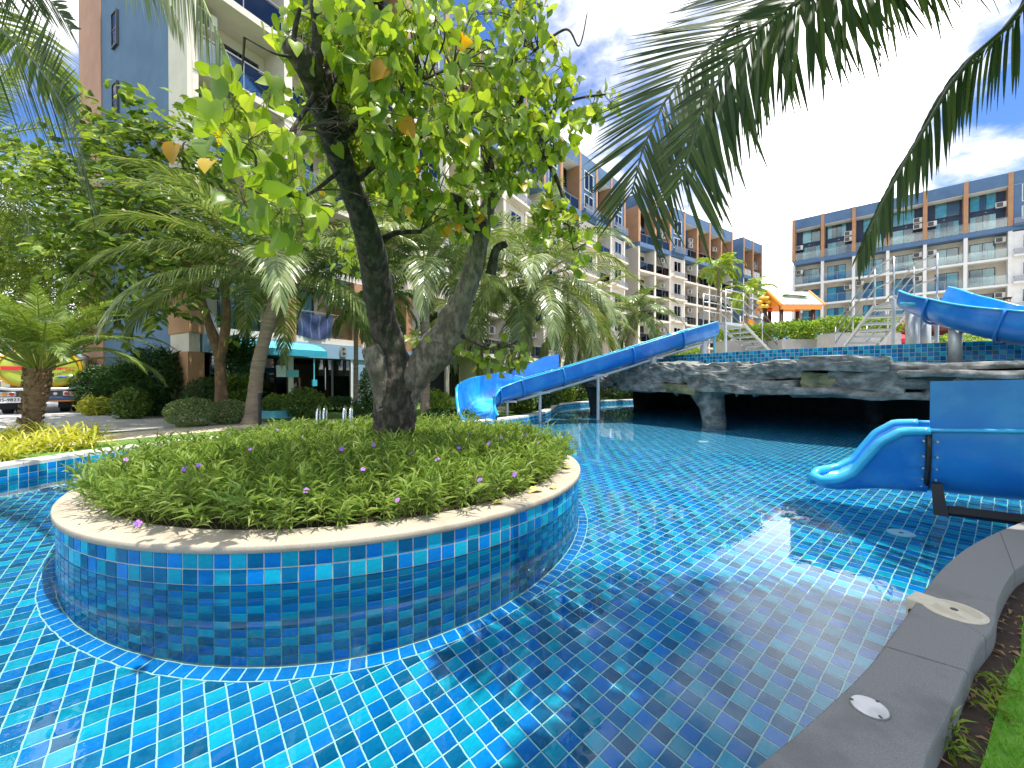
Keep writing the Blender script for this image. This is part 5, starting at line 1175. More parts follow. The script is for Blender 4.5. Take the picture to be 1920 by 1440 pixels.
# ================================================================== GROTTO, RAISED WALL, DECK
cv = [(1090, 15.4), (1110, 14.8), (1200, 13.0), (1340, 10.8), (1480, 9.3), (1700, 8.0), (1850, 7.4), (2000, 6.9)]
def cY(px): return lerp1([c[0] for c in cv], [c[1] for c in cv], px)
def rock_mesh(dx, dy, dz, seed, amp=.14, sub=5, flat=.55):
    bm = bmesh.new(); bmesh.ops.create_cube(bm, size=2); bmesh.ops.subdivide_edges(bm, edges=bm.edges[:], cuts=sub, use_grid_fill=True)
    for v in bm.verts:
        p = v.co.copy(); s = p.normalized() * 1.25; q = p.lerp(s, 1 - flat); q = Vector((q.x * dx / 2, q.y * dy / 2, q.z * dz / 2))
        w = Vector((q.x * 1.6 + seed, q.y * 1.6, q.z * 3.0)); m_ = min(dx, dy, dz)
        a = mnoise.noise(w) * amp + (.5 - abs(mnoise.noise(w * 2.2))) * amp * .9 + mnoise.noise(w * 5) * amp * .4 + (.3 - abs(mnoise.noise(w * 9))) * amp * .3
        v.co = q + p.normalized() * a * m_ * 1.1 + Vector((0, 0, (mnoise.noise(Vector((q.x * .9 + seed * 2, q.y, 0)))) * amp * .5))
    vv = [v.co.copy() for v in bm.verts]; ff = [[v.index for v in f.verts] for f in bm.faces]; bm.free(); return vv, ff
grotto = thing('rock_grotto', 'grey artificial rock grotto with overhanging stone ledge and dark cave over the pool', 'grotto', (6.2, 10.2, 0))
def stone(x0, x1, y0, y1, mt='rock', back=1.0, seed=0, fwd=0, flat=.86, amp=.19, sub=12, Y=None):
    Ya, Yb = cY(x0) - fwd, cY(x1) - fwd; a, b = P(x0, (y0 + y1) / 2, Ya), P(x1, (y0 + y1) / 2, Yb); Ym = (Ya + Yb) / 2
    c = (a + b) / 2; d = b - a; d.z = 0; ln = d.length; ang = math.atan2(d.y, d.x); zt, zb_ = P(x0, y0, Ym).z, P(x0, y1, Ym).z
    n = Vector((-math.sin(ang), math.cos(ang), 0)); c = c + n * back * .42; c.z = (zt + zb_) / 2 - .03
    vv, ff = rock_mesh(ln * 1.06, back, (zt - zb_) * .93, seed, amp, sub, flat); Mx = Matrix.Translation(c) @ Matrix.Rotation(ang, 4, 'Z')
    mb = MB(); mb.add([Mx @ v for v in vv], ff); return mb.build('stone', MT[mt], grotto)
ST = [(1106, 1152, 690, 722, 'rock'), (1148, 1200, 687, 716, 'rock'), (1192, 1278, 680, 717, 'rock'), (1274, 1382, 680, 719, 'rock'), (1380, 1508, 679, 713, 'rock'), (1506, 1566, 695, 729, 'rock_green'), (1560, 1688, 692, 734, 'rock'),
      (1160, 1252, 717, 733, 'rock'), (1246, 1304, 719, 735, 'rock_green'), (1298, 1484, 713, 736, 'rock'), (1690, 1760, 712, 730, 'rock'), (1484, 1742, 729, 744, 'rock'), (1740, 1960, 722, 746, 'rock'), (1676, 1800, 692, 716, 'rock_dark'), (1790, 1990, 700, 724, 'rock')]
for i, s_ in enumerate(ST): stone(*s_, back=1.2 if i > 6 else 1.05, seed=i * 7.3, fwd=.0 if i < 7 else .02)
stone(1500, 1664, 665, 694, 'rock', 1.0, 91, fwd=.12, amp=.14, flat=.88); stone(1650, 1806, 677, 692, 'rock', 1.2, 95, fwd=.08, flat=.88, amp=.14); stone(1690, 1940, 690, 704, 'rock', 1.1, 99, fwd=.18, flat=.88, amp=.14); stone(1800, 1990, 676, 690, 'rock', 1.3, 103, fwd=.05, flat=.88, amp=.14)
# drips under the ledge
for i in range(9):
    px = rnd.choice((1225, 1290, 1330, 1400, 1430, 1520, 1560, 1600, 1650)) + rnd.uniform(-22, 22); q = P(px, 734 + 6 * rnd.random(), cY(px) + .35); l = rnd.uniform(.03, .16)
    MB().tube([q + Vector((0, 0, .12)), q, q - Vector((rnd.uniform(-.03, .03), 0, l))], [rnd.uniform(.12, .22), .08, .015], 7, rough=.3, seed=i).build('drip', MT['rock'], grotto, smooth=True)
def pillar(px, Y, r, flare, seed, mt='rock', top=1.05):
    x = (px - 960) / FPX * Y; MB().tube([(x, Y, -1.0), (x + .03, Y, -.3), (x, Y, .12), (x - .04, Y, .5), (x - .12, Y + .1, .85), (x - .1, Y + .1, top)], [r * 1.25, r * 1.05, r, r * 1.1, r * flare * .75, r * flare], 14, rough=.25, seed=seed).build('pillar', MT[mt], grotto, smooth=True)
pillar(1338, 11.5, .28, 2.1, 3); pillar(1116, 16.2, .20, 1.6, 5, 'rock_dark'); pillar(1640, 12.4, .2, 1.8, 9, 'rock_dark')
# cave walls and ceiling
cl = [Vector(p + (0,)) for p in ((4.9, 16.6), (6.5, 18.8), (8.0, 20.9), (9.8, 21.0), (11.7, 16.8), (12.2, 11), (11.9, 7.3), (11.2, 5.4))]; cl = resample(cat(cl, 6), .5)
mb = MB(); rows = []
for z in np.linspace(-1.02, 1.62, 8): rows.append([Vector((p.x + .14 * mnoise.noise(Vector((p.x, p.y, z * 1.5))), p.y + .14 * mnoise.noise(Vector((p.y, p.x, z * 1.5 + 7))), z)) for p in cl])
for a, b in zip(rows, rows[1:]): mb.strip(a, b)
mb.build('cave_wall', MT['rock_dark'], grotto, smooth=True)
wc = [(1120, 16.6), (1186, 15.0), (1300, 12.9), (1450, 11.0), (1600, 9.9), (1735, 9.1), (1850, 8.6), (1990, 8.1)]
wall_line = resample(cat([Vector(((a - 960) / FPX * y, y, 0)) for a, y in wc] + [Vector((14.5, 7.6, 0))], 8), TP)
front = [P(px, 700, cY(px) + .45) for px in range(1090, 2001, 70)]
mb = MB(); mb.prism([(p.x, p.y) for p in front] + [(14.5, 6.6), (14.5, 7.9)] + [(p.x, p.y) for p in wall_line[::-6]], 1.02, 1.52); mb.build('ledge_core', MT['rock_dark'], grotto)
WT = 2.05
deck_poly = [(p.x, p.y) for p in offs(wall_line, -.15)[::4]] + [(60, 9), (60, 48), (11, 48), (6.0, 27), (9.5, 23.2), (4.4, 17.2)]
dk = MB(); dk.prism(deck_poly, 1.53, 1.95); struct(dk.build('pool_deck', MT['deck_mat']))
raised = thing('raised_pool_wall', 'curved parapet wall of blue mosaic tiles above the rock grotto', 'wall', (6.8, 10.6, 1.5))
A0 = [Vector((p.x, p.y, 1.521)) for p in wall_line]; A1 = [Vector((p.x, p.y, WT)) for p in wall_line]; B1 = [Vector((p.x, p.y, WT)) for p in offs(wall_line, -.16)]; B0 = [Vector((p.x, p.y, 1.521)) for p in offs(wall_line, -.16)]
mb = MB(); mb.strip(A0, A1); mb.strip(A1, B1); mb.strip(B1, B0); mb.build('core', MT['grout_grey'], raised)
p_, f_, i_, r_ = wall_tiles(wall_line[::-1], WT - .003, 5)
lay_tiles(raised, p_, f_, pick(i_, r_), limit=300, flat_from=30)

# ================================================================== WATER SLIDES
def flume(t, path, rad, mt_out, mt_in, arc=(200, 340), lipw=.07, name='flume_section', seg_every=None, thick=.03, walls=None, cuts=(), roll=None, nseg=14, deep=None):
    """open half pipe along path; walls(i, s) -> extra wall heights (left, right)"""
    n = len(path); T = [(path[min(i + 1, n - 1)] - path[max(i - 1, 0)]).normalized() for i in range(n)]; secs = []
    for i in range(n):
        s = i / (n - 1); side = T[i].cross(Vector((0, 0, 1))).normalized(); up = side.cross(T[i]); rl = roll(s) if roll else 0
        side, up = side * math.cos(rl) + up * math.sin(rl), up * math.cos(rl) - side * math.sin(rl)
        wl_, wr_ = walls(s) if walls else (.0, .0); prof = []
        if wl_: prof.append((-rad, wl_))
        dp = deep(s) if deep else rad * .85; prof += [(rad * math.copysign(abs(math.cos(R(180 + a))) ** .72, math.cos(R(180 + a))), -dp * abs(math.sin(R(180 + a))) ** .8) for a in np.linspace(0, 180, nseg)]
        if wr_: prof.append((rad, wr_))
        else: pass
        if not wl_: prof = [(-rad, .001)] + prof
        if not wr_: prof = prof + [(rad, .001)]
        inn = [path[i] + side * x + up * z for x, z in prof]; out = [path[i] + side * (x * (1 + thick / rad)) + up * (z - (thick if z < 0 else 0)) for x, z in prof]
        lipL = path[i] + side * (prof[0][0] - lipw) + up * (prof[0][1]); lipR = path[i] + side * (prof[-1][0] + lipw) + up * prof[-1][1]
        secs.append((inn, out, lipL, lipR, side, up))
    cutlist = [0] + list(cuts) + [n - 1]
    for a, b in zip(cutlist, cutlist[1:]):
        mi, mo, ml = MB(), MB(), MB(); k = len(secs[0][0])
        for i in range(a, b):
            for j in range(k - 1):
                mi.add([secs[i][0][j], secs[i + 1][0][j], secs[i + 1][0][j + 1], secs[i][0][j + 1]], [(0, 1, 2, 3)])
                mo.add([secs[i][1][j], secs[i][1][j + 1], secs[i + 1][1][j + 1], secs[i + 1][1][j]], [(0, 1, 2, 3)])
        for q in (2, 3):
            e = 0 if q == 2 else -1
            rail = [secs[i][0][e].lerp(secs[i][q], .5) for i in range(a, b + 1)]; MB().tube(rail, lipw * .55, 8, sq=.55).build('rim', MT['slide_rim'], t, smooth=True)
        mm = MB(); mm.add(mi.v, mi.f, 0); mm.add(mo.v, mo.f, 1)
        bm = bmesh.new(); me0 = mm.mesh('tmp', [mt_in, mt_out]); bm.from_mesh(me0); bmesh.ops.remove_doubles(bm, verts=bm.verts[:], dist=.0005); bm.to_mesh(me0); bm.free(); me0.polygons.foreach_set('use_smooth', [True] * len(me0.polygons))
        org = origin_of(t); me0.transform(Matrix.Translation(-org)); me0.name = name; o = link(name, me0, t)
        if a > 0:                               # bolted joint flange
            sct = secs[a]; fl = MB(); fl.tube([p + (p - path[a]).normalized() * .035 for p in sct[1]], .028, 6); fl.build('joint_flange', mt_out, t, smooth=True)
    return secs
LS_ = thing('water_slide', 'long straight blue water slide with a curved open exit at the left of the pool', 'water slide', (-.6, 11.2, 0))
lp_ = cat([Vector(p) for p in ((6.35, 13.3, 3.04), (5.2, 13.15, 2.70), (3.6, 12.95, 2.20), (1.8, 12.75, 1.66), (.6, 12.58, 1.32), (-.15, 12.40, 1.12), (-.72, 12.02, .95), (-.97, 11.48, .74), (-.97, 10.98, .50), (-.86, 10.5, .30))], 8)
nL = len(lp_)
flume(LS_, lp_, .47, MT['slide_blue'], MT['slide_inner'], walls=lambda s: (.02, lerp1([0, .46, .54, .85, 1], [.02, .02, .34, .40, .05], s)), cuts=[8, 16, 26, 36, 48], deep=lambda s: lerp1([0, .6, .85, 1], [.44, .46, .50, .30], s))
# raised splash panel on the outer side of the bend
mb = MB(); pn = lp_[26:40]
mb.strip([p + Vector((.06, .52, .10)) for p in pn], [p + Vector((.06, .58, lerp1([0, 3, 13], [.52, .56, .36], i))) for i, p in enumerate(pn)]); mb.strip([p + Vector((.06, .55, .10)) for p in pn], [p + Vector((.06, .61, lerp1([0, 3, 13], [.52, .56, .36], i))) for i, p in enumerate(pn)]); mb.build('splash_panel', MT['slide_blue'], LS_, smooth=True)
MB().tube([p + Vector((-.02, -.1, -.58)) for p in lp_[0:40:4]], .055, 8).build('support_pipe', MT['steel_grey'], LS_, smooth=True)
for i, zb_ in ((2, 1.95), (12, 1.6), (20, 0), (30, 0), (40, 0)):
    p = lp_[i]; MB().tube([(p.x, p.y - .1, max(zb_, -.02)), (p.x, p.y - .1, p.z - .5)], .11 if i < 14 else .05, 12).box((p.x - .3, p.y - .16, p.z - .56), (p.x + .3, p.y - .04, p.z - .50)).build('support_post', MT['steel_grey'], LS_)
mb = MB(); mb.tube([(6.45, 13.1, 1.95), (6.45, 13.1, 2.75), (6.3, 13.1, 2.85)], .035, 8).build('water_pipe', MT['turquoise'], LS_, smooth=True)
RS_ = thing('water_slide', 'broad blue water slide spiralling down on the right side of the grotto', 'water slide', (9.0, 8.0, 1.5))
AX, CX = Vector((-.766, .643, 0)), Vector((.643, .766, 0))          # heading of the lower run, and near wall to far wall
O_ = Vector((3.85, 3.78, 0)); OC = O_ + CX * .46
rp = cat([Vector(p) for p in ((9.38, 9.40, 3.24), (9.32, 8.75, 2.90), (9.48, 7.95, 2.52), (10.05, 7.2, 2.24), (11.0, 6.6, 2.03), (12.3, 5.9, 1.80), (13.4, 4.8, 1.57), (13.2, 3.3, 1.38), (12.0, 2.2, 1.24), (10.2, 1.5, 1.10), (8.4, 1.35, .98), (7.0, 1.72, .88))] + [OC - AX * q + Vector((0, 0, .745 + .028 * q)) for q in (2.2, 1.1, 0)], 7)
flume(RS_, rp, .46, MT['slide_blue'], MT['slide_inner'], walls=lambda s: (lerp1([0, .2, .5, 1], [.10, .22, .3, .02], s), lerp1([0, .2, .6, 1], [.05, .05, .02, .02], s)), cuts=[7, 15, 24, 34, 46, 58, 74, 86], nseg=18, deep=lambda s: lerp1([0, .15, .35, .7, 1], [.40, .48, .52, .58, .58], s))
# guard panel standing on the near wall of the lower run
pn = [O_ - AX * q + Vector((0, 0, .775 + .028 * q)) for q in (.0, .8, 1.7, 2.6)]; up_ = Vector((0, 0, .44)); tk_ = CX * .035
mb = MB(); mb.strip(pn, [p + up_ - CX * .02 for p in pn]); mb.strip([p + tk_ for p in pn], [p + up_ + tk_ - CX * .02 for p in pn], flip=True); mb.strip([p + up_ - CX * .02 for p in pn], [p + up_ + tk_ - CX * .02 for p in pn]); mb.add([pn[0], pn[0] + up_ - CX * .02, pn[0] + up_ + tk_ - CX * .02, pn[0] + tk_], [(0, 1, 2, 3)])
mb.build('guard_panel', MT['slide_blue'], RS_)
def loc3(l, w, z): return O_ + AX * l + CX * (.46 + w) + Vector((0, 0, z))
MB().tube([loc3(.01, .505 * math.copysign(abs(math.cos(R(180 + a))) ** .72, math.cos(R(180 + a))), .74 - .60 * abs(math.sin(R(180 + a))) ** .8) for a in np.linspace(0, 180, 24)], .022, 6).build('joint_flange', MT['black_metal'], RS_, smooth=True)
for a in (4, 16, 28, 42, 56):
    q = loc3(-.045, .475 * math.copysign(abs(math.cos(R(180 + a))) ** .72, math.cos(R(180 + a))) - .02, .74 - .60 * abs(math.sin(R(180 + a))) ** .8)
    for k in (0, 1): MB().tube([q + AX * .045 * k * 2 - CX * .0, q + AX * .045 * k * 2 - CX * .035], .009, 8).build('bolt', MT['steel_tube'], RS_)
# exit scoop: side walls sweep down in an S to a flat rounded lip
ls = [.0, .19, .345, .463, .545, .67, .78, .88]; hz = [.76, .743, .62, .43, .29, .20, .165, .16]; fz = [.17, .16, .15, .13, .11, .09, .08, .08]; hw = [.46, .46, .46, .46, .455, .43, .36, .16]
mi, mo = MB(), MB(); L1, L2, secs = [], [], []
for q in np.linspace(0, 7, 29):
    l, h, f, w = [float(np.interp(q, range(8), a)) for a in (ls, hz, fz, hw)]; ring = []
    for q2 in np.linspace(-1, 1, 17):
        c_ = math.copysign(abs(q2) ** .6, q2); ring.append(loc3(l, c_ * w, h - (h - f) * (1 - abs(c_) ** 7)))
    secs.append(ring); L1.append(ring[0]); L2.append(ring[-1])
def outw(p): d = CX * ((p - OC).dot(CX)); return p + d * .05 - Vector((0, 0, .03))
for a, b in zip(secs, secs[1:]):
    for j in range(16):
        mi.add([a[j], b[j], b[j + 1], a[j + 1]], [(0, 1, 2, 3)]); mo.add([outw(a[j]), outw(a[j + 1]), outw(b[j + 1]), outw(b[j])], [(0, 1, 2, 3)])
mm = MB(); mm.add(mi.v, mi.f, 0); mm.add(mo.v, mo.f, 1); bm = bmesh.new(); me0 = mm.mesh('exit_scoop', [MT['slide_inner'], MT['slide_blue']]); bm.from_mesh(me0); bmesh.ops.remove_doubles(bm, verts=bm.verts[:], dist=.0005); bm.to_mesh(me0); bm.free(); me0.polygons.foreach_set('use_smooth', [True] * len(me0.polygons)); me0.transform(Matrix.Translation(-origin_of(RS_))); link('exit_scoop', me0, RS_)
lip = [p - CX * .03 for p in L1] + [p + AX * .03 for p in secs[-1][3:-3]] + [p + CX * .03 for p in L2[::-1]]
MB().tube(resample(lip, .04), .048, 10, sq=.85).build('exit_rim', MT['slide_rim'], RS_, smooth=True)
mb = MB(); mb.tube([loc3(-.12, -.42, .03), loc3(-3.0, -.42, .10)], .055, 4); mb.build('support_beam', MT['black_metal'], RS_)
mb = MB(); mb.tube([loc3(-.05, -.43, .28), loc3(-.08, -.43, -.02)], [.05, .07], 4); mb.build('support_bracket', MT['black_metal'], RS_)
p = loc3(-2.6, .0, 0); MB().tube([(p.x, p.y, .05), (p.x, p.y, .3)], .09, 12).build('support_post', MT['steel_grey'], RS_)
for x, y, r, z1 in ((9.55, 9.8, .13, 3.0), (9.86, 9.85, .13, 3.0), (9.22, 8.55, .105, 2.42), (10.8, 6.7, .12, 1.7), (13.3, 4.6, .12, 1.1)):
    MB().tube([(x, y, 1.55 if y > 6.8 else -1), (x, y, z1)], r, 16).build('support_post', MT['steel_grey'], RS_, smooth=True)
MB().tube([p + Vector((.05, -.05, -.52)) for p in rp[10:40:3]], .06, 8).build('support_pipe', MT['steel_grey'], RS_, smooth=True)
MB().tube([(8.8, 9.3, 2.95), (8.8, 9.05, 2.9), (9.0, 9.0, 2.9)], .05, 8).build('water_pipe', MT['turquoise'], RS_, smooth=True)

# stairs with tube handrails up to each slide
def stairs(name, label, foot, top, width, n, plat):
    t = thing(name, label, 'staircase', foot); foot, top = Vector(foot), Vector(top); d = top - foot; h = Vector((d.x, d.y, 0)).normalized(); sd = Vector((-h.y, h.x, 0)); ang = math.atan2(h.y, h.x)
    for i in range(n):
        p = foot + d * ((i + .5) / n); MB().cbox(tuple(p), (.30, width, .05), ang).build('step', MT['steel_grey'], t)
    for s in (-1, 1):
        o = sd * s * width / 2; mb = MB(); mb.tube([foot + o - Vector((0, 0, .05)), top + o], .05, 6); mb.build('stringer', MT['steel_grey'], t)
        mb = MB(); e = top + o + h * plat
        for hz_ in (.45, .75, 1.0): mb.tube([foot + o + Vector((0, 0, hz_)), top + o + Vector((0, 0, hz_)), e + Vector((0, 0, hz_))], .017, 8)
        for q in [foot + o, foot.lerp(top, .5) + o, top + o, e]: mb.tube([q, q + Vector((0, 0, 1.0))], .018, 8)
        mb.build('handrail', MT['steel_tube'], t, smooth=True)
    MB().cbox(tuple(top + h * plat / 2 - Vector((0, 0, .04))), (plat, width, .08), ang).build('platform', MT['steel_grey'], t)
    for s in (-1, 1):
        q = top + h * plat + sd * s * width / 2; MB().tube([(q.x, q.y, 1.95), (q.x, q.y, q.z)], .04, 10).build('leg', MT['steel_grey'], t)
    return t
stairs('slide_stairs', 'steel stairs with tubular handrails up to the long left slide', (9.3, 14.9, 1.95), (7.3, 13.65, 3.05), .75, 8, 1.0)
stairs('slide_stairs', 'steel stairs with tubular handrails up to the broad right slide', (10.55, 12.8, 1.95), (9.75, 10.5, 3.15), .8, 8, .9)

# ================================================================== THINGS ON THE DECK
mat('planter_box', (.46, .44, .41), .85, (.38, .36, .34), 3, bump=.15); mat('umbrella_maroon', (.16, .05, .045), .8, (.20, .07, .06), 3); mat('umbrella_red', (.62, .03, .06), .6); mat('play_orange', (.80, .26, .03), .4); mat('play_white', (.72, .66, .58), .5); mat('play_red', (.62, .10, .05), .4); mat('play_brown', (.06, .03, .02), .6); mat('play_green', (.02, .28, .06), .5); mat('play_yellow', (.75, .48, .03), .4)
def hedge_box(px0, px1, Y, yt, yb, yh, lab):
    a, b = P(px0, yb, Y), P(px1, yb, Y); zt = P(px0, yt, Y).z
    t = thing('planter_box', 'grey concrete planter box ' + lab, 'planter box', ((a.x + b.x) / 2, Y, 1.95)); mb = MB(); w = (b.x - a.x)
    mb.bbox((-w / 2, -.4, -.0), (w / 2, .4, zt - 1.95), .015); mb.local('box', MT['planter_box'], t)
    h = P(px0, yh, Y).z - zt; n = 2600
    hd = thing('box_hedge', 'clipped green hedge growing in the planter box ' + lab, 'hedge', ((a.x + b.x) / 2, Y, zt), 0)
    pos = np.c_[nr.uniform(-w / 2 - .1, w / 2 + .1, n), nr.uniform(-.48, .48, n), nr.uniform(.05, 1, n) ** .7 * h]; pos[:, 2] *= 1 + .12 * np.array([mnoise.noise(Vector((x * 1.7 + Y, y, 0))) for x, y in pos[:, :2]]); out = nrm(np.c_[pos[:, 0] / w, pos[:, 1], pos[:, 2] - h * .3])
    scatter_leaves('foliage', hd, pos + np.array([(a.x + b.x) / 2, Y, zt]), nrm(out + unit(n)), nrm(out + unit(n) * .6 + np.array([0, 0, .6])), .11 * nr.uniform(.6, 1.2, n), OVAL, MT['leaf_hedge'], np.full(n, .5))
    mb = MB()
    for k in range(max(3, int(w / .35))): x = -w / 2 + (k + .5) * w / max(3, int(w / .35)); mb.tube([(x, 0, 0), (x + .05, .03, h * .5), (x + .02, -.05, h * .9)], [.02, .015, .006], 5)
    mb.local('stems', MT['twig'], hd)
hedge_box(1348, 1432, 15.5, 640, 656, 612, 'left of the handrails'); hedge_box(1452, 1524, 14.6, 638, 652, 606, 'below the playhouse'); hedge_box(1548, 1668, 13.4, 626, 646, 598, 'right of the playhouse')
bush('deck_shrub', 'bright shrub right behind the slide post on the deck', at(1800, 12.5, 1.95), (.8, .5, .35), 1400, .10, MT['leaf_hedge']); bush('deck_shrub', 'small bright shrub on the deck by the left slide post', at(1278, 16.5, 1.95), (.8, .5, .42), 1500, .10, MT['leaf_hedge'])
def umbrella(lab, px, py, Y, r, h, mt, sides=8):
    c = P(px, py, Y); t = thing('parasol', lab, 'parasol', (c.x, c.y, 1.95)); top = c.z - 1.95; mb = MB(); n = sides; v = [(0, 0, top)] + [(r * math.cos(2 * math.pi * k / n), r * math.sin(2 * math.pi * k / n), top - h) for k in range(n)] + [(r * math.cos(2 * math.pi * k / n), r * math.sin(2 * math.pi * k / n), top - h - .16) for k in range(n)]
    mb.add(v, [(0, 1 + k, 1 + (k + 1) % n) for k in range(n)]); mb.local('canopy', mt, t); mv = MB(); mv.add(v[1:], [(k, (k + 1) % n, n + (k + 1) % n, n + k) for k in range(n)]); mv.local('valance', mt, t)
    mr2 = MB()
    for k in range(n): mr2.tube([(0, 0, top - .12), (r * .97 * math.cos(2 * math.pi * k / n), r * .97 * math.sin(2 * math.pi * k / n), top - h - .04)], .012, 4)
    mr2.local('ribs', MT['black_metal'], t); MB().tube([(0, 0, 0), (0, 0, top + .06)], .025, 8).local('pole', MT['steel_grey'], t)
umbrella('maroon canvas parasol behind the columns of the right slide', 1715, 586, 15.0, 1.9, .6, MT['umbrella_maroon']); umbrella('small bright red parasol low behind the mosaic wall', 1675, 623, 14.2, .8, .28, MT['umbrella_red'])
# toy playhouse tower
Yp = 20.0; c = P(1478, 650, Yp); ph = thing('playhouse', 'toy playhouse roof on brown posts with orange gable and green leaf', 'playhouse', (c.x, Yp, 1.95)); s_ = Yp / FPX; zE, zR = P(0, 578, Yp).z - 1.95, P(0, 548, Yp).z - 1.95
for x, y in ((-.82, -.7), (.68, -.7), (-.55, .6), (.85, .6)): MB().tube([(x, y, 0), (x, y, zE)], .085, 10).local('post', MT['play_brown'], ph, smooth=True); MB().tube([(x, y, zE - .06), (x, y, zE + .1)], .12, 10).local('post_cap', MT['play_red'], ph, smooth=True)
def roof_pt(u, v): return Vector((-1.0 + 2.0 * u, -.95 + .95 * v, zE + (zR - zE) * v))
for r_i in range(6):
    for c_i in range(7):
        u0 = (c_i + (.5 if r_i % 2 else 0)) / 7; u1 = min(1, u0 + 1 / 7 - .012); v0, v1 = r_i / 6, (r_i + 1) / 6 + .01
        if u0 > .97: continue
        for sgn in (1, -1):
            q = [roof_pt(u0, v0), roof_pt(u1, v0), roof_pt(u1, v1), roof_pt(u0, v1)]; q = [Vector((p.x, p.y * sgn, p.z + .03 - .02 * (i // 2))) for i, p in enumerate(q)]
            mb = MB(); lo = [p - Vector((0, 0, .03)) for p in q]; mb.add(q + lo, [(0, 1, 2, 3), (0, 4, 5, 1), (1, 5, 6, 2), (3, 7, 4, 0), (7, 6, 5, 4)]); mb.local('shingle', MT['play_white'] if rnd.random() < .93 else MT['play_red'], ph)
mb = MB()
for sgn in (1, -1): mb.add([(-1.0, -.94 * sgn, zE - .03), (1.0, -.94 * sgn, zE - .03), (1.0, 0, zR - .03), (-1.0, 0, zR - .03)], [(0, 1, 2, 3)])
mb.local('roof_deck', MT['play_orange'], ph)
for x in (-1.0, 1.0): MB().add([(x, -.94, zE), (x, .94, zE), (x, 0, zR)], [(0, 1, 2)]).tube([(x, -.98, zE - .02), (x, 0, zR + .02), (x, .98, zE - .02)], .07, 6).local('gable', MT['play_orange'], ph)
mb = MB(); 
for k in range(9): a = -1.0 + 2.0 * k / 8; mb.lathe([(.001, .03), (.11, .02), (.12, 0), (.001, -.01)], 8, tuple(roof_pt(.5 + .22 * (k / 8 - .5) * 2, .55 - .12 * (k / 8 - .5)) + Vector((0, -.04, .08))))
mb.local('leaf_emblem', MT['play_green'], ph, smooth=True); MB().box((-1.0, -.96, zE - .22), (.9, -.9, zE - .02)).local('beam', MT['play_orange'], ph)
c = P(1432, 620, Yp); fl = thing('play_flower', 'yellow flower ornament on a curved brown pole left of the playhouse', 'ornament', (c.x, Yp, 1.95)); zf = P(0, 568, Yp).z - 1.95
MB().tube([(.05, 0, 0), (.12, 0, zf * .5), (0, 0, zf)], [.13, .11, .09], 10).local('pole', MT['play_brown'], fl, smooth=True)
for k in range(6): a = k * math.pi / 3; MB().lathe([(.001, -.1), (.12, -.06), (.15, 0), (.12, .06), (.001, .1)], 10, (-.1 + .22 * math.cos(a), -.15, zf + .22 * math.sin(a))).local('petal', MT['play_yellow'], fl, smooth=True)
c = P(1410, 620, 21.0); so = thing('toy_slide', 'orange toy slide seen between the handrails', 'toy slide', (c.x, 21, 1.95)); mb = MB(); pth = [(-.4, 0, 2.1), (0, 0, 1.9), (.3, 0, 1.35), (.7, 0, 1.1), (1.1, 0, .9)]
for s2 in (-.35, .35): mb.strip([(x, s2, z) for x, y, z in pth], [(x, s2, z + .28) for x, y, z in pth])
mb.strip([(x, -.35, z) for x, y, z in pth], [(x, .35, z) for x, y, z in pth]); mb.local('chute', MT['play_orange'], so, smooth=True); MB().tube([(-.35, 0, 0), (-.35, 0, 2.1)], .06, 8).tube([(.9, 0, 0), (.9, 0, 1.0)], .05, 8).local('post', MT['play_brown'], so)
q = P(1888, 600, 10.6); person('person with dark hair standing behind the rim of the right slide', (q.x, 10.6, 1.95), R(-40), 1.42, MT['cloth_dark_red'], MT['cloth_grey'], (dn, dn))
for i, (px, py, Y, l) in enumerate(((1347, 503, 25, 'taller of two slim palms with yellow green fronds above the stairs'), (1402, 548, 24, 'shorter of two slim palms with yellow green fronds above the stairs'))):
    tpt = P(px, py, Y); palm('manila_palm', l, (tpt.x - .1, Y, 1.95), tpt, .09, .08, 14, 1.75, .55, MT['palm_leaf_light'], MT['palm_trunk'], 'slim palms on the deck', pairs=40, lw=.075, droop=.55, seed=71 + i, el=(75, 0), bend=(60, 110), start=.18)

# ================================================================== SMALL THINGS BY THE POOL
for (px, l) in ((606, 'chrome pool grab rail behind the planter, the left one'), (654, 'chrome pool grab rail behind the planter, the right one')):
    c = Vector(at(px, 9.6, .12)); t = thing('grab_rail', l, 'grab rail', c, R(15), 'chrome grab rails of the pool ladder')
    for s in (-.07, .07): MB().tube(cat([(s, 0, -.05), (s, 0, .38), (s, -.08, .50), (s, -.28, .48), (s, -.38, .30), (s, -.40, -.2)], 5), .022, 10).local('rail_tube', MT['chrome'], t, smooth=True)
    for s in (-.07, .07): MB().lathe([(.045, 0), (.045, .02), (.024, .03)], 14, (s, 0, -.01)).local('flange', MT['chrome'], t, smooth=True)
c = Vector(at(487, 10.0, .1)); t = thing('bollard_light', 'slim black garden bollard light in front of the leaning palm', 'bollard', c); MB().lathe([(.05, 0), (.05, .03), (.035, .035), (.035, .66), (.001, .66)], 14).local('post', MT['black_metal'], t, smooth=False); MB().lathe([(.045, .66), (.045, .80), (.04, .82), (.001, .825)], 14).local('lamp_head', MT['black_metal'], t)
t = thing('paddling_pool', 'low turquoise pool edge between shrubs before the entrance', 'pool', at(538, 13.0, .1)); MB().lathe([(0, .10), (.75, .10), (.80, .22), (.92, .22), (.95, 0)], 32).local('basin', MT['turquoise_pale'], t, smooth=True)

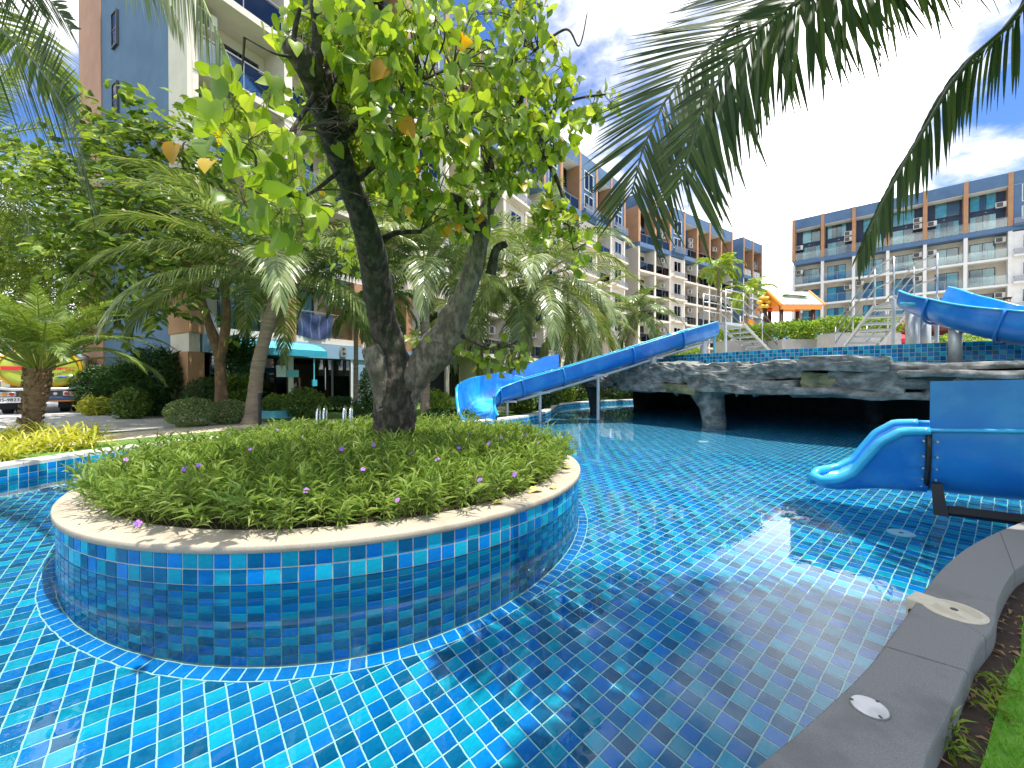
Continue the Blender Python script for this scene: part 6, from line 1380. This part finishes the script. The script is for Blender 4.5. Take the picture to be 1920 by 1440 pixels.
# ================================================================== TANK TRUCK
mat('tank_green', (.36, .44, .04), .35, (.46, .50, .05), 1.2, coat=.3); mat('tank_border', (.72, .36, .02), .35, coat=.3); mat('truck_dark', (.02, .022, .026), .5); mat('truck_blue', (.05, .09, .20), .4); mat('lamp_red', (.50, .01, .012), .2, coat=.5); mat('lamp_orange', (.70, .22, .01), .2, coat=.5); mat('lamp_clear', (.7, .7, .66), .2); mat('text_red', (.62, .02, .03), .5); mat('text_white', (.8, .8, .78), .5); mat('text_blue', (.03, .10, .42), .5); mat('text_green', (.02, .30, .08), .5); mat('bumper_grey', (.5, .52, .54), .3, metal=.5)
c = P(76, 775, 13.8); tk = thing('tank_truck', 'parked tank truck with lime green elliptical tank seen from behind', 'truck', (c.x, c.y, .11), R(44))
A_, B_, zc_ = .86, .58, 1.33; N = 40
def ell(k, s=1.0): a = 2 * math.pi * k / N; e = .8; x, z = math.cos(a), math.sin(a); return (A_ * s * math.copysign(abs(x) ** e, x), zc_ + B_ * s * math.copysign(abs(z) ** e, z))
rings = [(.30, .02), (.70, -.025), (.92, .0), (1.0, .10), (1.0, 3.0), (.9, 3.1)]
mb = MB(); v = [(*(lambda q: (q[0], y, q[1]))(ell(k, s)),) for s, y in rings for k in range(N)]; mb.add(v, [(i * N + k, i * N + (k + 1) % N, (i + 1) * N + (k + 1) % N, (i + 1) * N + k) for i in range(len(rings) - 1) for k in range(N)] + [tuple(range(N))[::-1]])
mb.m = [1 if i // N in (1, 2) and False else 0 for i in range(len(mb.f))]; mb.local('tank', MT['tank_green'], tk, smooth=True)
mb = MB(); a1, a2 = [], []
for k in range(N + 1): x, z = ell(k, .91); x2, z2 = ell(k, .985); a1.append((x, -.032, z)); a2.append((x2, .02, z2))
mb.strip(a1, a2); mb.local('tank_border', MT['tank_border'], tk, smooth=True)
MB().box((-.8, .3, .55), (.8, 4.6, .78)).local('chassis', MT['truck_dark'], tk); MB().box((-.88, -.08, .50), (.88, .12, .66)).local('rear_panel', MT['truck_dark'], tk); MB().box((-.88, -.1, .36), (.88, .06, .495)).local('bumper_board', MT['truck_blue'], tk); MB().box((-.88, -.115, .345), (.88, -.101, .38)).local('reflective_strip', MT['lamp_orange'], tk)
MB().tube([(-.92, -.12, .78), (-.5, -.22, .72), (.5, -.22, .72), (.92, -.12, .78)], .045, 10).local('bumper_bar', MT['bumper_grey'], tk, smooth=True)
for sx in (-1, 1):
    o = MB().bbox((sx * .66 - .21, -.14, .52), (sx * .66 + .21, -.075, .65), .02).local('tail_light', MT['bumper_grey'], tk)
    for k, m_ in enumerate(('lamp_red', 'lamp_orange', 'lamp_red')): MB().tube([(sx * .66 - .13 + .13 * k, -.14, .585), (sx * .66 - .13 + .13 * k, -.17, .585)], [.055, .048], 12).local('lens', MT[m_], o)
    for d_ in (.0, .26):
        x = sx * (.70 - d_); w = thing('wheel', None, None); w.parent = tk; w.location = (x, .75, .30); 
        MB().tube([(-.11, 0, 0), (-.09, 0, 0), (.09, 0, 0), (.11, 0, 0)], [.26, .305, .305, .26], 24).local('tyre', MT['rubber'], w, smooth=False); MB().tube([(-.115, 0, 0), (.115, 0, 0)], .16, 16).local('rim', MT['bumper_grey'], w)
    MB().box((sx * .58 - .26, .36, .14), (sx * .58 + .26, .38, .50)).local('mudflap', MT['rubber'], tk)
    w = thing('wheel', None, None); w.parent = tk; w.location = (sx * .72, 3.7, .30); MB().tube([(-.1, 0, 0), (.1, 0, 0)], .30, 24).local('tyre', MT['rubber'], w)
for x in (.52,): MB().tube([(x, -.14, .585), (x, -.165, .585)], .04, 12).local('reverse_light', MT['lamp_clear'], tk) if False else None
MB().tube([(.30, -.14, .585), (.30, -.165, .585)], .045, 12).local('reverse_light', MT['lamp_clear'], tk)
o = MB().box((-.80, -.135, .34), (-.36, -.12, .50)).local('number_plate', MT['text_white'], tk); text('plate_number', '85-9823', .12, MT['cloth_black'], o, (-.58, -.138, .42), (R(90), 0, 0), .002)
for z, xx, a, m_, s_, sh_ in ((1.60, -.34, 'Clean', 'text_white', .17, .2), (1.33, .42, 'SOMPEST', 'text_red', .13, .25)): text('tank_lettering', a, s_, MT[m_], tk, (xx, -.045, z), (R(90), 0, 0), .003, 'CENTER', sh_)
MB().box((-.2, -.040, 1.54), (.0, -.034, 1.66)).local('tank_lettering', MT['text_blue'], tk); MB().box((-.74, -.042, 1.27), (-.12, -.034, 1.38)).local('tank_lettering', MT['text_red'], tk); MB().box((.22, -.042, 1.58), (.33, -.034, 1.68)).local('tank_lettering', MT['text_red'], tk); MB().box((.36, -.042, 1.58), (.54, -.034, 1.68)).local('tank_lettering', MT['text_green'], tk)
mb = MB(); mb.tube([(.28, -.042, 1.05), (.42, -.044, 1.09), (.55, -.042, 1.10)], [.012, .03, .02], 6); mb.local('tank_emblem', MT['text_blue'], tk); mb = MB(); mb.lathe([(.001, .05), (.04, .03), (.05, 0), (.04, -.03), (.001, -.05)], 14, (.62, -.03, 1.11)); mb.local('tank_emblem', MT['text_white'], tk, smooth=True)
for x in (-.28, .22): MB().tube([(x, -.06, .78), (x, -.10, 1.2), (x + .02, -.08, 1.85), (x + .2, .1, 2.0)], .018, 6).local('ladder_rail', MT['black_metal'], tk)
for k in range(4): MB().tube([(-.28, -.09, .95 + .24 * k), (.22, -.09, .95 + .24 * k)], .014, 6).local('ladder_rung', MT['black_metal'], tk)
mb = MB()
for x in (-.6, .6): mb.tube([(x, .2, 2.05), (x, 3.0, 2.05)], .018, 6); mb.tube([(x, .2, 1.8), (x, .2, 2.05)], .018, 6); mb.tube([(x, 3.0, 1.8), (x, 3.0, 2.05)], .018, 6)
mb.tube([(-.6, .2, 2.05), (.6, .2, 2.05)], .018, 6); mb.local('top_rail', MT['bumper_grey'], tk)
MB().tube([(.86, .0, .95), (.98, -.02, 1.1), (.98, -.02, 1.7), (.86, .0, 1.82), (.7, .05, 1.84)], .03, 8).local('guard_hoop', MT['black_metal'], tk, smooth=True)
MB().bbox((-.82, 3.3, .5), (.82, 4.7, 1.9), .12).local('cab', MT['text_white'], tk); MB().box((-.7, 3.28, 1.25), (.7, 3.31, 1.75)).local('cab_window', MT['frame_dark'], tk)
mb = MB(); mb.strip([(.02, -.26, .80), (.08, -.27, .80), (.14, -.26, .80)], [(.0, -.24, .42), (.07, -.25, .36), (.13, -.24, .44)]); mb.tube([(.05, -.25, .84), (.11, -.25, .80)], .05, 8); mb.local('rag', MT['turquoise_pale'], tk)

tk.scale = (1.14, 1.14, 1.14)
